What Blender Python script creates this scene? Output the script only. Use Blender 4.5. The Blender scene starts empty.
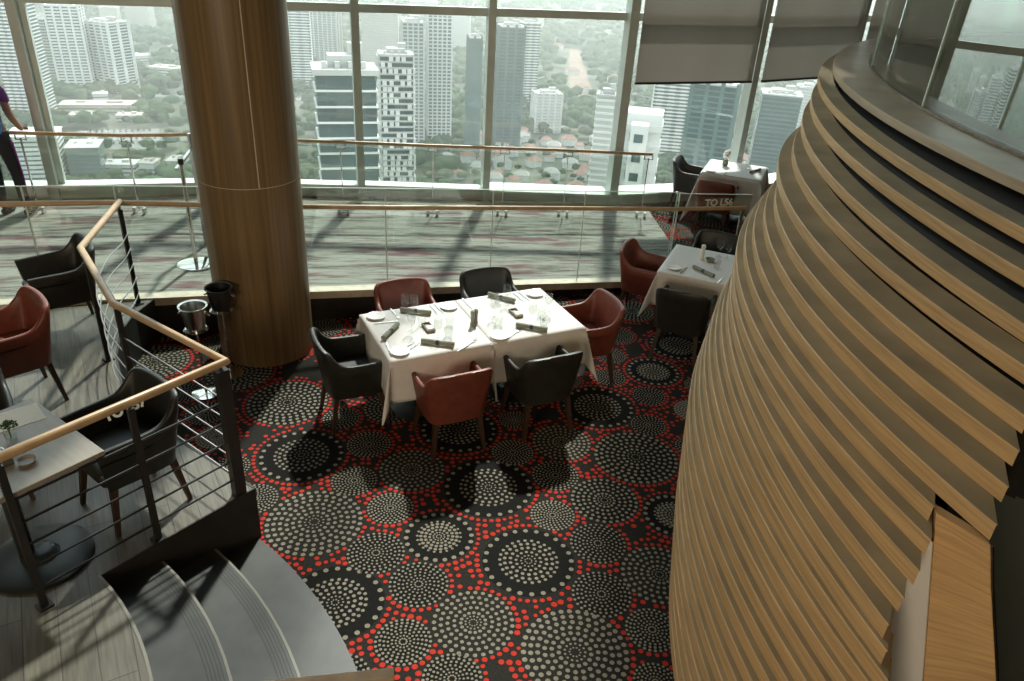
import bpy, math, random
from mathutils import Vector, Matrix
random.seed(7)
C = bpy.context.scene.collection
S = bpy.context.scene
R = math.radians
# ---------------------------------------------------------------- camera
CZ, PITCH, ROLL = 3.7, R(28.3), R(3.5)
F = Vector((0, math.cos(PITCH), -math.sin(PITCH)))
RX = Vector((1, 0, 0)); UP = RX.cross(F)
R2 = math.cos(ROLL) * RX + math.sin(ROLL) * UP
U2 = -math.sin(ROLL) * RX + math.cos(ROLL) * UP
cd = bpy.data.cameras.new('camera'); cam = bpy.data.objects.new('camera', cd); C.objects.link(cam)
M = Matrix((R2, U2, -F)).transposed().to_4x4(); M.translation = (0, 0, CZ)
cam.matrix_world = M
cd.sensor_fit = 'HORIZONTAL'; cd.sensor_width = 36; cd.lens = 760 * 36 / 1024
cd.clip_start = .05; cd.clip_end = 20000
S.camera = cam
# ---------------------------------------------------------------- world, sun, exposure
w = bpy.data.worlds.new('world'); S.world = w; w.use_nodes = True
nt = w.node_tree; bg = nt.nodes['Background']
tc = nt.nodes.new('ShaderNodeTexCoord'); sp = nt.nodes.new('ShaderNodeSeparateXYZ'); rp = nt.nodes.new('ShaderNodeValToRGB')
nt.links.new(tc.outputs['Generated'], sp.inputs[0]); nt.links.new(sp.outputs['Z'], rp.inputs[0]); nt.links.new(rp.outputs[0], bg.inputs[0])
rp.color_ramp.elements[0].color = (.80, .86, .82, 1); rp.color_ramp.elements[1].color = (.62, .74, .86, 1)
bg.inputs[1].default_value = 3.3
sd = bpy.data.lights.new('sun', 'SUN'); sun = bpy.data.objects.new('sun', sd); C.objects.link(sun)
sd.energy = 7.0; sd.angle = R(2.6); sd.color = (1.0, .965, .91)
sun.rotation_euler = Vector((-.085, -.85, -1.0)).to_track_quat('-Z', 'Y').to_euler()
sun.location = (0, 20, 30)
for nm, loc, en, size in (('overhead_fill', (.5, -2.0, 9.5), 60, 2.5), ('slat_fill', (-3.5, -5.2, 3.6), 250, 1.6), ('slat_fill', (.5, -5.4, 3.9), 90, 1.6)):  # warm fill lights without fixtures, added out of view to brighten slats and room
    ad = bpy.data.lights.new(nm, 'AREA'); ao = bpy.data.objects.new('warm_area_light', ad); C.objects.link(ao)
    ad.energy = en; ad.size = size; ad.color = (1.0, .81, .58); ao.location = loc
    if nm == 'slat_fill': ao.rotation_euler = (R(90), 0, R(-12))
S.view_settings.view_transform = 'Standard'; S.view_settings.look = 'None'
S.view_settings.exposure = 0.1; S.view_settings.gamma = 1.0; S.view_settings.use_curve_mapping = False
S.cycles.max_bounces = 10; S.cycles.transparent_max_bounces = 24; S.cycles.diffuse_bounces = 4
S.cycles.glossy_bounces = 4; S.cycles.transmission_bounces = 6; S.cycles.volume_bounces = 1
S.cycles.caustics_reflective = False; S.cycles.caustics_refractive = False
S.cycles.sample_clamp_indirect = 6
# ---------------------------------------------------------------- materials
def newmat(name):
    m = bpy.data.materials.new(name); m.use_nodes = True
    return m, m.node_tree, m.node_tree.nodes['Principled BSDF']
def pbr(name, col, rough=.5, metal=0, var=.12, scale=6, stretch=(1, 1, 1), bump=0, spec=.5, rot=0, coat=0):
    m, t, b = newmat(name)
    b.inputs['Roughness'].default_value = rough; b.inputs['Metallic'].default_value = metal
    b.inputs['Specular IOR Level'].default_value = spec
    if coat: b.inputs['Coat Weight'].default_value = coat; b.inputs['Coat Roughness'].default_value = .15
    tcn = t.nodes.new('ShaderNodeTexCoord'); mp = t.nodes.new('ShaderNodeMapping'); nz = t.nodes.new('ShaderNodeTexNoise')
    mp.inputs['Scale'].default_value = stretch; mp.inputs['Rotation'].default_value = (0, 0, rot)
    nz.inputs['Scale'].default_value = scale; nz.inputs['Detail'].default_value = 4
    cr = t.nodes.new('ShaderNodeValToRGB'); e = cr.color_ramp.elements
    e[0].position = .3; e[1].position = .7
    e[0].color = tuple(c * (1 - var) for c in col) + (1,); e[1].color = tuple(min(1, c * (1 + var)) for c in col) + (1,)
    t.links.new(tcn.outputs['Object'], mp.inputs[0]); t.links.new(mp.outputs[0], nz.inputs[0])
    t.links.new(nz.outputs['Fac'], cr.inputs[0]); t.links.new(cr.outputs[0], b.inputs['Base Color'])
    if bump:
        bp = t.nodes.new('ShaderNodeBump'); bp.inputs['Strength'].default_value = bump; bp.inputs['Distance'].default_value = .01
        t.links.new(nz.outputs['Fac'], bp.inputs['Height']); t.links.new(bp.outputs[0], b.inputs['Normal'])
    return m
def glass(name, tint=(.85, .9, .87), refl=1.0, ior=1.5, add=0.0):
    m = bpy.data.materials.new(name); m.use_nodes = True; t = m.node_tree; t.nodes.clear()
    o = t.nodes.new('ShaderNodeOutputMaterial'); mx = t.nodes.new('ShaderNodeMixShader'); tr = t.nodes.new('ShaderNodeBsdfTransparent')
    gl = t.nodes.new('ShaderNodeBsdfGlossy'); ge = t.nodes.new('ShaderNodeNewGeometry'); dt = t.nodes.new('ShaderNodeVectorMath'); dt.operation = 'DOT_PRODUCT'
    def mth(op, a, b, src=None):
        q = t.nodes.new('ShaderNodeMath'); q.operation = op
        for i, v in enumerate((a, b)):
            if v is None: continue
            if isinstance(v, (int, float)): q.inputs[i].default_value = v
            else: t.links.new(v, q.inputs[i])
        return q.outputs[0]
    tr.inputs[0].default_value = tint + (1,); gl.inputs['Roughness'].default_value = .01; gl.inputs[0].default_value = (refl, refl, refl, 1)
    t.links.new(ge.outputs['Normal'], dt.inputs[0]); t.links.new(ge.outputs['Incoming'], dt.inputs[1])
    f0 = ((ior - 1) / (ior + 1)) ** 2 + add
    c = mth('ABSOLUTE', dt.outputs['Value'], None); c = mth('SUBTRACT', 1.0, c); c = mth('POWER', c, 5.0); c = mth('MULTIPLY_ADD', c, 1 - f0); c.node.inputs[2].default_value = f0
    t.links.new(c, mx.inputs[0]); t.links.new(tr.outputs[0], mx.inputs[1]); t.links.new(gl.outputs[0], mx.inputs[2])
    t.links.new(mx.outputs[0], o.inputs[0])
    return m
m_slat = pbr('slat_wood', (.54, .35, .165), .5, var=.2, scale=3, stretch=(1, 1, 26), spec=.35)
m_lip = pbr('lip_wood', (.46, .36, .24), .38, var=.15, scale=3, stretch=(1, 1, 20))
m_col = pbr('column_veneer', (.185, .12, .054), .42, var=.30, scale=5, stretch=(7, 7, .12), spec=.4)
m_rail = pbr('rail_wood', (.46, .32, .18), .35, var=.14, scale=10, stretch=(1, 1, 1))
m_dark = pbr('dark_fascia', (.018, .017, .014), .6, var=.3)
m_black = pbr('black_metal', (.02, .02, .02), .35, var=.2)
m_rod = pbr('brushed_rod', (.36, .35, .34), .42, 1.0, var=.08)
m_steel = pbr('steel', (.60, .60, .57), .22, 1.0, var=.08)
m_chrome = pbr('chrome', (.75, .75, .72), .1, 1.0, var=.05)
m_red = pbr('red_leather', (.155, .038, .022), .45, var=.18, scale=14, bump=.1)
m_blk = pbr('black_leather', (.017, .0175, .014), .45, var=.25, scale=14, bump=.1)
m_leg = pbr('leg_wood', (.045, .024, .014), .4, var=.3, scale=9, stretch=(6, 6, 1))
m_cloth = pbr('table_linen', (.71, .70, .675), .9, var=.03, scale=30, bump=.05)
m_white = pbr('porcelain', (.85, .85, .82), .15, var=.02)
m_napkin = pbr('napkin', (.25, .27, .21), .9, var=.15, scale=30)
m_ring = pbr('napkin_ring', (.02, .02, .018), .5)
m_pew = pbr('holder_wood', (.20, .16, .11), .5, var=.3, scale=20)
m_stone = pbr('step_stone', (.035, .039, .035), .45, var=.25, scale=7, bump=.03)
m_groove = pbr('groove', (.022, .024, .021), .6)
m_nose = pbr('step_nosing', (.17, .165, .14), .45)
m_curb = pbr('curb_stone', (.60, .54, .42), .5, var=.12, scale=12)
m_frame = pbr('window_frame', (.60, .66, .62), .4, var=.06)
m_sill = pbr('window_sill', (.80, .84, .80), .35, var=.04)
m_glass = glass('window_glass', (.87, .89, .87), .9)
m_bal = glass('balustrade_glass', (.90, .925, .905), .9, 1.45, .02)
m_edge = pbr('glass_edge', (.55, .68, .60), .2, var=.05)
m_pod = glass('curved_glass', (.55, .66, .58), 1.0, 1.7, .22)
m_tumbler = glass('tableware_glass', (.95, .96, .955), .8, 1.45, .0)
m_wall = pbr('plain_wall', (.20, .17, .13), .8, var=.08, scale=2)
m_ceil = pbr('plain_ceiling', (.34, .30, .24), .9, var=.05, scale=2)
m_white_wall = pbr('white_wall', (.86, .88, .85), .7, var=.03)
m_ptable = pbr('table_laminate', (.25, .225, .185), .4, var=.1, scale=5, stretch=(1, 8, 1), rot=.6)
m_paper = pbr('paper', (.80, .79, .72), .9, var=.03, scale=40)
m_green = pbr('moss', (.05, .11, .03), .9, var=.5, scale=30)
m_letter = pbr('letter_white', (.62, .62, .56), .5, var=.02)
m_teal = pbr('table_base', (.022, .027, .025), .4, .3)

def streak_carpet():
    m, t, b = newmat('streaked_carpet'); b.inputs['Roughness'].default_value = .95
    b.inputs['Specular IOR Level'].default_value = .2
    tcn = t.nodes.new('ShaderNodeTexCoord'); mp = t.nodes.new('ShaderNodeMapping')
    mp.inputs['Rotation'].default_value = (0, 0, R(-17)); mp.vector_type = 'POINT'
    t.links.new(tcn.outputs['Object'], mp.inputs[0])
    m2 = t.nodes.new('ShaderNodeMapping'); m2.inputs['Scale'].default_value = (1.6, 15, 1); t.links.new(mp.outputs[0], m2.inputs[0])
    m3 = t.nodes.new('ShaderNodeMapping'); m3.inputs['Scale'].default_value = (5, 90, 1); t.links.new(mp.outputs[0], m3.inputs[0])
    m4 = t.nodes.new('ShaderNodeMapping'); m4.inputs['Scale'].default_value = (1.1, 4.5, 1); m4.inputs['Location'].default_value = (7, 3, 2); t.links.new(mp.outputs[0], m4.inputs[0])
    n1 = t.nodes.new('ShaderNodeTexNoise'); n1.inputs['Scale'].default_value = 1.0; n1.inputs['Detail'].default_value = 5; n1.inputs['Roughness'].default_value = .6
    n2 = t.nodes.new('ShaderNodeTexNoise'); n2.inputs['Scale'].default_value = 1.2; n2.inputs['Detail'].default_value = 3
    n3 = t.nodes.new('ShaderNodeTexNoise'); n3.inputs['Scale'].default_value = 1.0; n3.inputs['Detail'].default_value = 4
    t.links.new(m2.outputs[0], n1.inputs[0]); t.links.new(m3.outputs[0], n2.inputs[0]); t.links.new(m4.outputs[0], n3.inputs[0])
    ad = t.nodes.new('ShaderNodeMath'); ad.operation = 'MULTIPLY_ADD'; ad.inputs[1].default_value = .62; t.links.new(n2.outputs['Fac'], ad.inputs[0]); t.links.new(n1.outputs['Fac'], ad.inputs[2])
    cr = t.nodes.new('ShaderNodeValToRGB'); e = cr.color_ramp.elements; e[0].position = .58; e[0].color = (.05, .045, .045, 1); e[1].position = .86; e[1].color = (.34, .35, .315, 1)
    x = cr.color_ramp.elements.new(.70); x.color = (.18, .18, .16, 1)
    t.links.new(ad.outputs[0], cr.inputs[0])
    c2 = t.nodes.new('ShaderNodeValToRGB'); e = c2.color_ramp.elements; e[0].position = .56; e[0].color = (0, 0, 0, 1); e[1].position = .68; e[1].color = (.8, .8, .8, 1)
    a2 = t.nodes.new('ShaderNodeMath'); a2.operation = 'MULTIPLY_ADD'; a2.inputs[1].default_value = .25; t.links.new(n2.outputs['Fac'], a2.inputs[0])
    sb = t.nodes.new('ShaderNodeMath'); sb.operation = 'SUBTRACT'; sb.inputs[1].default_value = .125; t.links.new(n3.outputs['Fac'], sb.inputs[0]); t.links.new(sb.outputs[0], a2.inputs[2])
    t.links.new(a2.outputs[0], c2.inputs[0])
    mx = t.nodes.new('ShaderNodeMix'); mx.data_type = 'RGBA'; mx.inputs[7].default_value = (.15, .05, .07, 1)
    t.links.new(c2.outputs[0], mx.inputs[0]); t.links.new(cr.outputs[0], mx.inputs[6]); t.links.new(mx.outputs[2], b.inputs['Base Color'])
    return m
m_walk = streak_carpet()
def plank(name, c1, c2, rot, rough=.42):
    m, t, b = newmat(name); b.inputs['Roughness'].default_value = rough
    tcn = t.nodes.new('ShaderNodeTexCoord'); mp = t.nodes.new('ShaderNodeMapping'); mp.inputs['Rotation'].default_value = (0, 0, rot)
    br = t.nodes.new('ShaderNodeTexBrick'); br.inputs['Scale'].default_value = 1; br.inputs['Brick Width'].default_value = 1.2; br.inputs['Row Height'].default_value = .16
    br.inputs['Mortar Size'].default_value = .003; br.inputs['Color1'].default_value = c1 + (1,); br.inputs['Color2'].default_value = c2 + (1,); br.inputs['Mortar'].default_value = tuple(v * .35 for v in c1) + (1,)
    m2 = t.nodes.new('ShaderNodeMapping'); m2.inputs['Scale'].default_value = (2, 26, 1); nz = t.nodes.new('ShaderNodeTexNoise'); nz.inputs['Scale'].default_value = 2; nz.inputs['Detail'].default_value = 5
    t.links.new(tcn.outputs['Object'], mp.inputs[0]); t.links.new(mp.outputs[0], br.inputs[0]); t.links.new(mp.outputs[0], m2.inputs[0]); t.links.new(m2.outputs[0], nz.inputs[0])
    cr = t.nodes.new('ShaderNodeValToRGB'); cr.color_ramp.elements[0].position = .3; cr.color_ramp.elements[0].color = (.65, .65, .65, 1); cr.color_ramp.elements[1].position = .7; cr.color_ramp.elements[1].color = (1.2, 1.2, 1.2, 1)
    mx = t.nodes.new('ShaderNodeMix'); mx.data_type = 'RGBA'; mx.blend_type = 'MULTIPLY'; mx.inputs[0].default_value = 1
    t.links.new(nz.outputs['Fac'], cr.inputs[0]); t.links.new(br.outputs[0], mx.inputs[6]); t.links.new(cr.outputs[0], mx.inputs[7]); t.links.new(mx.outputs[2], b.inputs['Base Color'])
    return m
m_plank = plank('platform_planks', (.14, .13, .10), (.105, .098, .078), R(58))
def shade_fabric():
    m = bpy.data.materials.new('roller_fabric'); m.use_nodes = True; t = m.node_tree; t.nodes.clear()
    o = t.nodes.new('ShaderNodeOutputMaterial'); mx = t.nodes.new('ShaderNodeMixShader'); d = t.nodes.new('ShaderNodeBsdfDiffuse'); tl = t.nodes.new('ShaderNodeBsdfTranslucent')
    tr = t.nodes.new('ShaderNodeBsdfTransparent'); m2 = t.nodes.new('ShaderNodeMixShader')
    nz = t.nodes.new('ShaderNodeTexNoise'); nz.inputs['Scale'].default_value = 2; cr = t.nodes.new('ShaderNodeValToRGB')
    cr.color_ramp.elements[0].color = (.32, .295, .26, 1); cr.color_ramp.elements[1].color = (.40, .37, .325, 1); t.links.new(nz.outputs[0], cr.inputs[0])
    t.links.new(cr.outputs[0], d.inputs[0]); t.links.new(cr.outputs[0], tl.inputs[0]); mx.inputs[0].default_value = .5; m2.inputs[0].default_value = .10
    t.links.new(d.outputs[0], mx.inputs[1]); t.links.new(tl.outputs[0], mx.inputs[2]); t.links.new(mx.outputs[0], m2.inputs[1]); t.links.new(tr.outputs[0], m2.inputs[2]); t.links.new(m2.outputs[0], o.inputs[0])
    return m
m_shade = shade_fabric()
# ---------------------------------------------------------------- mesh helpers
class MB:
    def __init__(s): s.v = []; s.f = []; s.m = []; s.sm = []
    def add(s, vs, fs, mi=0, sm=False):
        n = len(s.v); s.v += [tuple(v) for v in vs]
        for f in fs: s.f.append(tuple(i + n for i in f)); s.m.append(mi); s.sm.append(sm)
        return s
    def box(s, c, d, rz=0, mi=0):
        x, y, z = (k / 2 for k in d); co, si = math.cos(rz), math.sin(rz); vs = []
        for a in (-1, 1):
            for b in (-1, 1):
                for e in (-1, 1): vs.append((c[0] + a * x * co - b * y * si, c[1] + a * x * si + b * y * co, c[2] + e * z))
        return s.add(vs, [(0, 1, 3, 2), (4, 6, 7, 5), (0, 4, 5, 1), (2, 3, 7, 6), (0, 2, 6, 4), (1, 5, 7, 3)], mi)
    def beam(s, a, b, wd, ht, mi=0, up=(0, 0, 1), w2=None, h2=None):
        a, b = Vector(a), Vector(b); d = (b - a).normalized(); u = Vector(up)
        sd_ = d.cross(u)
        if sd_.length < 1e-4: sd_ = d.cross(Vector((0, 1, 0)))
        sd_.normalize(); u = sd_.cross(d); vs = []
        for p, ww, hh in ((a, wd, ht), (b, w2 or wd, h2 or ht)):
            for i, j in ((-1, -1), (1, -1), (1, 1), (-1, 1)): vs.append(p + sd_ * ww / 2 * i + u * hh / 2 * j)
        return s.add(vs, [(3, 2, 1, 0), (4, 5, 6, 7), (0, 1, 5, 4), (1, 2, 6, 5), (2, 3, 7, 6), (3, 0, 4, 7)], mi)
    def prism(s, poly, z0, z1, mi=0):
        n = len(poly); ar = sum(poly[i][0] * poly[(i + 1) % n][1] - poly[(i + 1) % n][0] * poly[i][1] for i in range(n))
        if ar < 0: poly = poly[::-1]
        g0 = z0 if callable(z0) else (lambda x, y: z0); g1 = z1 if callable(z1) else (lambda x, y: z1)
        vs = [(x, y, g0(x, y)) for x, y in poly] + [(x, y, g1(x, y)) for x, y in poly]
        fs = [tuple(range(n - 1, -1, -1)), tuple(range(n, 2 * n))] + [(i, (i + 1) % n, n + (i + 1) % n, n + i) for i in range(n)]
        return s.add(vs, fs, mi)
    def tube(s, pts, r, n=8, mi=0, cap=True):
        pts = [Vector(p) for p in pts]; rs = r if isinstance(r, (list, tuple)) else [r] * len(pts); vs = []; prev = None
        for i, p in enumerate(pts):
            d = (pts[min(i + 1, len(pts) - 1)] - pts[max(i - 1, 0)]).normalized()
            if prev is None: u = d.cross(Vector((0, 0, 1))); u = u if u.length > .05 else d.cross(Vector((0, 1, 0)))
            else: u = prev - d * prev.dot(d)
            u.normalize(); prev = u; q = d.cross(u)
            for k in range(n): a = 2 * math.pi * k / n; vs.append(p + (u * math.cos(a) + q * math.sin(a)) * rs[i])
        fs = [(i * n + k, i * n + (k + 1) % n, (i + 1) * n + (k + 1) % n, (i + 1) * n + k) for i in range(len(pts) - 1) for k in range(n)]
        if cap: fs += [tuple(range(n - 1, -1, -1)), tuple(range((len(pts) - 1) * n, len(pts) * n))]
        return s.add(vs, fs, mi, True)
    def lathe(s, prof, n=20, c=(0, 0, 0), mi=0):
        vs = []; m = len(prof)
        for r, z in prof:
            for k in range(n): a = 2 * math.pi * k / n; vs.append((c[0] + r * math.cos(a), c[1] + r * math.sin(a), c[2] + z))
        fs = [(i * n + k, i * n + (k + 1) % n, (i + 1) * n + (k + 1) % n, (i + 1) * n + k) for i in range(m - 1) for k in range(n)]
        if prof[0][0] > 1e-4: fs.append(tuple(range(n - 1, -1, -1)))
        if prof[-1][0] > 1e-4: fs.append(tuple(range((m - 1) * n, m * n)))
        return s.add(vs, fs, mi, True)
    def grid(s, rows, mi=0, close=False, sm=True):
        n = len(rows[0]); vs = [p for r_ in rows for p in r_]
        fs = [(i * n + k, i * n + (k + 1) % n, (i + 1) * n + (k + 1) % n, (i + 1) * n + k) for i in range(len(rows) - 1) for k in range(n if close else n - 1)]
        return s.add(vs, fs, mi, sm)
    def build(s, name, mats, parent=None, loc=None, rz=0, ang=40):
        me = bpy.data.meshes.new(name); me.from_pydata(s.v, [], s.f)
        for m in (mats if isinstance(mats, (list, tuple)) else [mats]): me.materials.append(m)
        me.polygons.foreach_set('material_index', s.m); me.polygons.foreach_set('use_smooth', s.sm)
        me.update()
        if any(s.sm): me.set_sharp_from_angle(angle=R(ang))
        o = bpy.data.objects.new(name, me); C.objects.link(o)
        if parent: o.parent = parent
        if loc: o.location = loc
        o.rotation_euler.z = rz
        return o
def bevel(o, wdt=.01, seg=2):
    b = o.modifiers.new('bevel', 'BEVEL'); b.width = wdt; b.segments = seg; b.limit_method = 'ANGLE'
    return o
def tag(o, label, cat=None, group=None, kind=None):
    o['label'] = label
    if cat: o['category'] = cat
    if group: o['group'] = group
    if kind: o['kind'] = kind
    return o
def struct(o, label=None):
    o['kind'] = 'structure'
    if label: o['label'] = label
    return o
def empty(name, loc=(0, 0, 0), rz=0, **k):
    o = bpy.data.objects.new(name, None); C.objects.link(o); o.location = loc; o.rotation_euler.z = rz; o.empty_display_size = .1
    if k: tag(o, **k)
    return o
def copy_tree(o, parent=None):
    c = o.copy(); C.objects.link(c)
    if parent: c.parent = parent
    for ch in list(o.children): copy_tree(ch, c)
    return c
def lerp(x, xs, ys):
    if x <= xs[0]: return ys[0]
    for i in range(len(xs) - 1):
        if x <= xs[i + 1]: t = (x - xs[i]) / (xs[i + 1] - xs[i]); return ys[i] + t * (ys[i + 1] - ys[i])
    return ys[-1]
def zw(x, y=0): return min(.42, max(.02, .42 - .066 * (x + 4)))      # the gently falling walkway
LEDGE = [(-9.5, 4.9), (-4.67, 6.12), (-4.19, 6.26), (-3.39, 6.54), (-2.96, 6.72), (-2.08, 7.06), (-.71, 7.59), (1.26, 8.32), (1.95, 8.57)]
FAC = [(-9.6, 8.25), (-5.83, 9.10), (-3.9, 9.68), (-2.22, 10.26), (-.52, 10.80), (1.40, 11.38), (3.45, 12.25), (5.4, 13.55), (9.0, 16.1)]
def facy(x): return lerp(x, [p[0] for p in FAC], [p[1] for p in FAC])
# ---------------------------------------------------------------- dotted carpet floor
def carpet():
    m0 = pbr('carpet_field', (.022, .021, .018), .95, var=.25, scale=60, spec=.1)
    m1 = pbr('carpet_disc', (.010, .010, .009), .95, var=.2, scale=60, spec=.1)
    m2 = pbr('carpet_cream_dots', (.225, .205, .16), .95, var=.15, scale=60, spec=.1)
    m3 = pbr('carpet_red_dots', (.42, .035, .022), .95, var=.15, scale=60, spec=.1)
    cs = [(-1.59, 4.77, .337, 'D'), (-1.1, 4.96, .173, 'S'), (-.71, 4.67, .25, 'L'), (-.4, 5.24, .326, 'D'), (-.11, 4.52, .347, 'D'), (-1.12, 4.5, .17, 'S'), (-.8, 4.22, .164, 'S'), (-1.3, 4.03, .334, 'L'), (-.82, 3.77, .19, 'S'), (-.42, 3.96, .249, 'D'), (-.5, 3.52, .189, 'S'), (-.99, 3.33, .314, 'D'), (-.53, 3.07, .167, 'S'), (-.13, 3.24, .25, 'L'), (.2, 3.78, .321, 'D'), (.06, 4.97, .167, 'S'), (.46, 5.15, .24, 'L'), (.4, 4.71, .18, 'S'), (.37, 4.25, .159, 'S'), (.8, 5.72, .333, 'D'), (1.06, 5.01, .34, 'L'), (1.22, 5.48, .15, 'S'), (.76, 4.45, .25, 'L'), (.68, 3.99, .193, 'S'), (.67, 3.53, .19, 'S'), (.48, 3.07, .319, 'L'), (1.07, 3.73, .255, 'L'), (.96, 3.27, .163, 'S'), (1.26, 4.33, .23, 'D'), (-1.91, 5.49, .34, 'L'), (-.22, 2.84, .168, 'S'), (.93, 2.9, .126, 'S'), (-1.78, 4.23, .162, 'S'), (1.55, 5.2, .138, 'S'), (1.39, 6.41, .26, 'D'), (1.29, 5.96, .15, 'S'), (1.1, 7.13, .178, 'S'), (1.01, 6.67, .138, 'S'), (1.33, 7.75, .243, 'L'), (.95, 6.25, .15, 'S'), (-1.4, 5.3, .15, 'S'), (-1.5, 5.75, .15, 'S'), (-1.02, 5.5, .224, 'L'), (1.72, 6.98, .30, 'D'), (1.66, 5.75, .17, 'L'), (1.78, 6.2, .119, 'S'), (-2.84, 5.54, .15, 'S'), (-2.32, 4.94, .16, 'L')]
    rnd = random.Random(3)
    for rad, tries in ((.33, 2500), (.25, 3500), (.18, 6000), (.13, 6000)):
        for _ in range(tries):
            x, y, r_ = rnd.uniform(-3.6, 4.6), rnd.uniform(1.6, 12.3), rad * rnd.uniform(.92, 1.06)
            if y > 8.6 and x < 1.6: continue
            if all((x - a) ** 2 + (y - b) ** 2 > (r_ + c + .035) ** 2 for a, b, c, _ in cs): cs.append((x, y, r_, rnd.choice('LLD') if rad > .2 else 'S'))
    mb = MB(); out_ = [(-9.8, -6.5), (9.7, -6.5)] + [(p[0], p[1] + .2) for p in FAC[::-1]]
    mb.prism(out_, -.25, 0)
    def dot(x, y, r_, mi, z=.0016, n=8):
        n = n if y < 7 else 6
        mb.add([(x + r_ * math.cos(2 * math.pi * k / n), y + r_ * math.sin(2 * math.pi * k / n), z) for k in range(n)], [tuple(range(n))], mi)
    for x, y, r_, ty in cs:
        if y < 1.6: continue
        if ty != 'L' or rnd.random() < .3: dot(x, y, r_ * .97, 1, .0008, 20)
        if ty == 'S':
            nr = 7 if r_ > .15 else 6
            rings = [(.13 + .83 * (j / (nr - 1)) ** 1.05, 10 + int(3.2 * j), .0075 + .0052 * j / nr) for j in range(nr)]
            if r_ > .15: rings = [(a, int(b * 1.05), c * 1.12) for a, b, c in rings]
        elif ty == 'L':
            nr = 7 if r_ > .28 else 6
            rings = [(.10, 10, .007), (.19, 13, .009)] + [(.30 + .65 * j / (nr - 2), 15 + int(j * 4.2), .0155 + .0045 * j / nr) for j in range(nr - 1)]
        else:
            rings = [(.07, 8, .007), (.155, 12, .009), (.26, 14, .0135), (.38, 18, .016), (.50, 22, .0165), (.60, 26, .015) if r_ > .28 else (.60, 22, .012), (.90, 24 if r_ > .28 else 22, .0215)]
        for j, (rr, n, dr) in enumerate(rings):
            if ty == 'L' and r_ < .28: dr *= .85
            ph = rnd.random() * 6
            for k in range(n):
                a = ph + 2 * math.pi * k / n; dot(x + rr * r_ * math.cos(a), y + rr * r_ * math.sin(a), dr * ((.88 if ty == 'L' else .80) if ty != 'S' else .74), 2, .0016, 8)
    cells = {}
    def free(x, y, rr):
        ci, cj = int(x / .08), int(y / .08)
        for i in (ci - 1, ci, ci + 1):
            for j in (cj - 1, cj, cj + 1):
                for a, b in cells.get((i, j), ()):
                    if (a - x) ** 2 + (b - y) ** 2 < rr * rr: return False
        return True
    near = {}
    for c in cs:
        for i in range(int((c[0] - .5) / .5) - 1, int((c[0] + .5) / .5) + 2):
            for j in range(int((c[1] - .5) / .5) - 1, int((c[1] + .5) / .5) + 2): near.setdefault((i, j), []).append(c)
    def clear(x, y, g):
        return all((x - a) ** 2 + (y - b) ** 2 > (c * 0.97 + g) ** 2 for a, b, c, _ in near.get((int(x / .5), int(y / .5)), ()))
    for x, y, r_, ty in cs:
        for off, dr in ((.024, .021), (.075, .023)):
            n = int(2 * math.pi * (r_ + off) / .047); ph = rnd.random()
            for k in range(n):
                a = ph + 2 * math.pi * k / n; px, py = x + (r_ + off) * math.cos(a), y + (r_ + off) * math.sin(a)
                if clear(px, py, .016) and free(px, py, .042) and rnd.random() < (.95 if off < .05 else .5):
                    cells.setdefault((int(px / .08), int(py / .08)), []).append((px, py))
                    s_ = dr * rnd.uniform(.7, 1.0) if clear(px, py, .022) else .014
                    dot(px, py, s_ * .92, 3)
    return struct(mb.build('floor', [m0, m1, m2, m3]), 'black carpet patterned with rings of cream and red dots')
carpet()
# ---------------------------------------------------------------- walkway, curb, platform, steps
def strip(pts_a, pts_b, z0, z1):
    mb = MB(); ra = []
    for a, b in zip(pts_a, pts_b):
        ra.append([(a[0], a[1], z0(*a)), (a[0], a[1], z1(*a)), (b[0], b[1], z1(*b)), (b[0], b[1], z0(*b))])
    mb.grid(ra, close=True, sm=False); mb.add(ra[0], [(0, 1, 2, 3)]); mb.add(ra[-1], [(3, 2, 1, 0)])
    return mb
def offs(line, d):
    out = []
    for i, p in enumerate(line):
        a = Vector(line[max(i - 1, 0)]); b = Vector(line[min(i + 1, len(line) - 1)]); t = (b - a).normalized(); out.append((p[0] - t.y * d, p[1] + t.x * d))
    return out
walk_near = [p for p in LEDGE]
walk_far = []
for p in walk_near:
    x = p[0] if p[0] < 0 else p[0]
    walk_far.append((x, facy(x) + .1))
walk_far[-1] = (1.6, 11.5)
wf = strip(walk_near + [(2.12, 9.9), ], walk_far + [(1.95, 11.55)], lambda x, y: 0.0, lambda x, y: zw(x))
struct(wf.build('floor_walkway', [m_walk]), 'raised walkway carpet streaked grey green and plum')
cb = strip(offs(LEDGE, -.04), offs(LEDGE, .085), lambda x, y: zw(x) - .03, lambda x, y: zw(x) + .05)
struct(cb.build('trim_walkway', [m_curb]), 'pale stone curb along the edge of the walkway')
fs_ = strip(offs(LEDGE, -.02), offs(LEDGE, .03), lambda x, y: 0.0, lambda x, y: zw(x) - .02)
struct(fs_.build('baseboard_walkway', [m_dark]), 'black fascia below the walkway curb')
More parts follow.
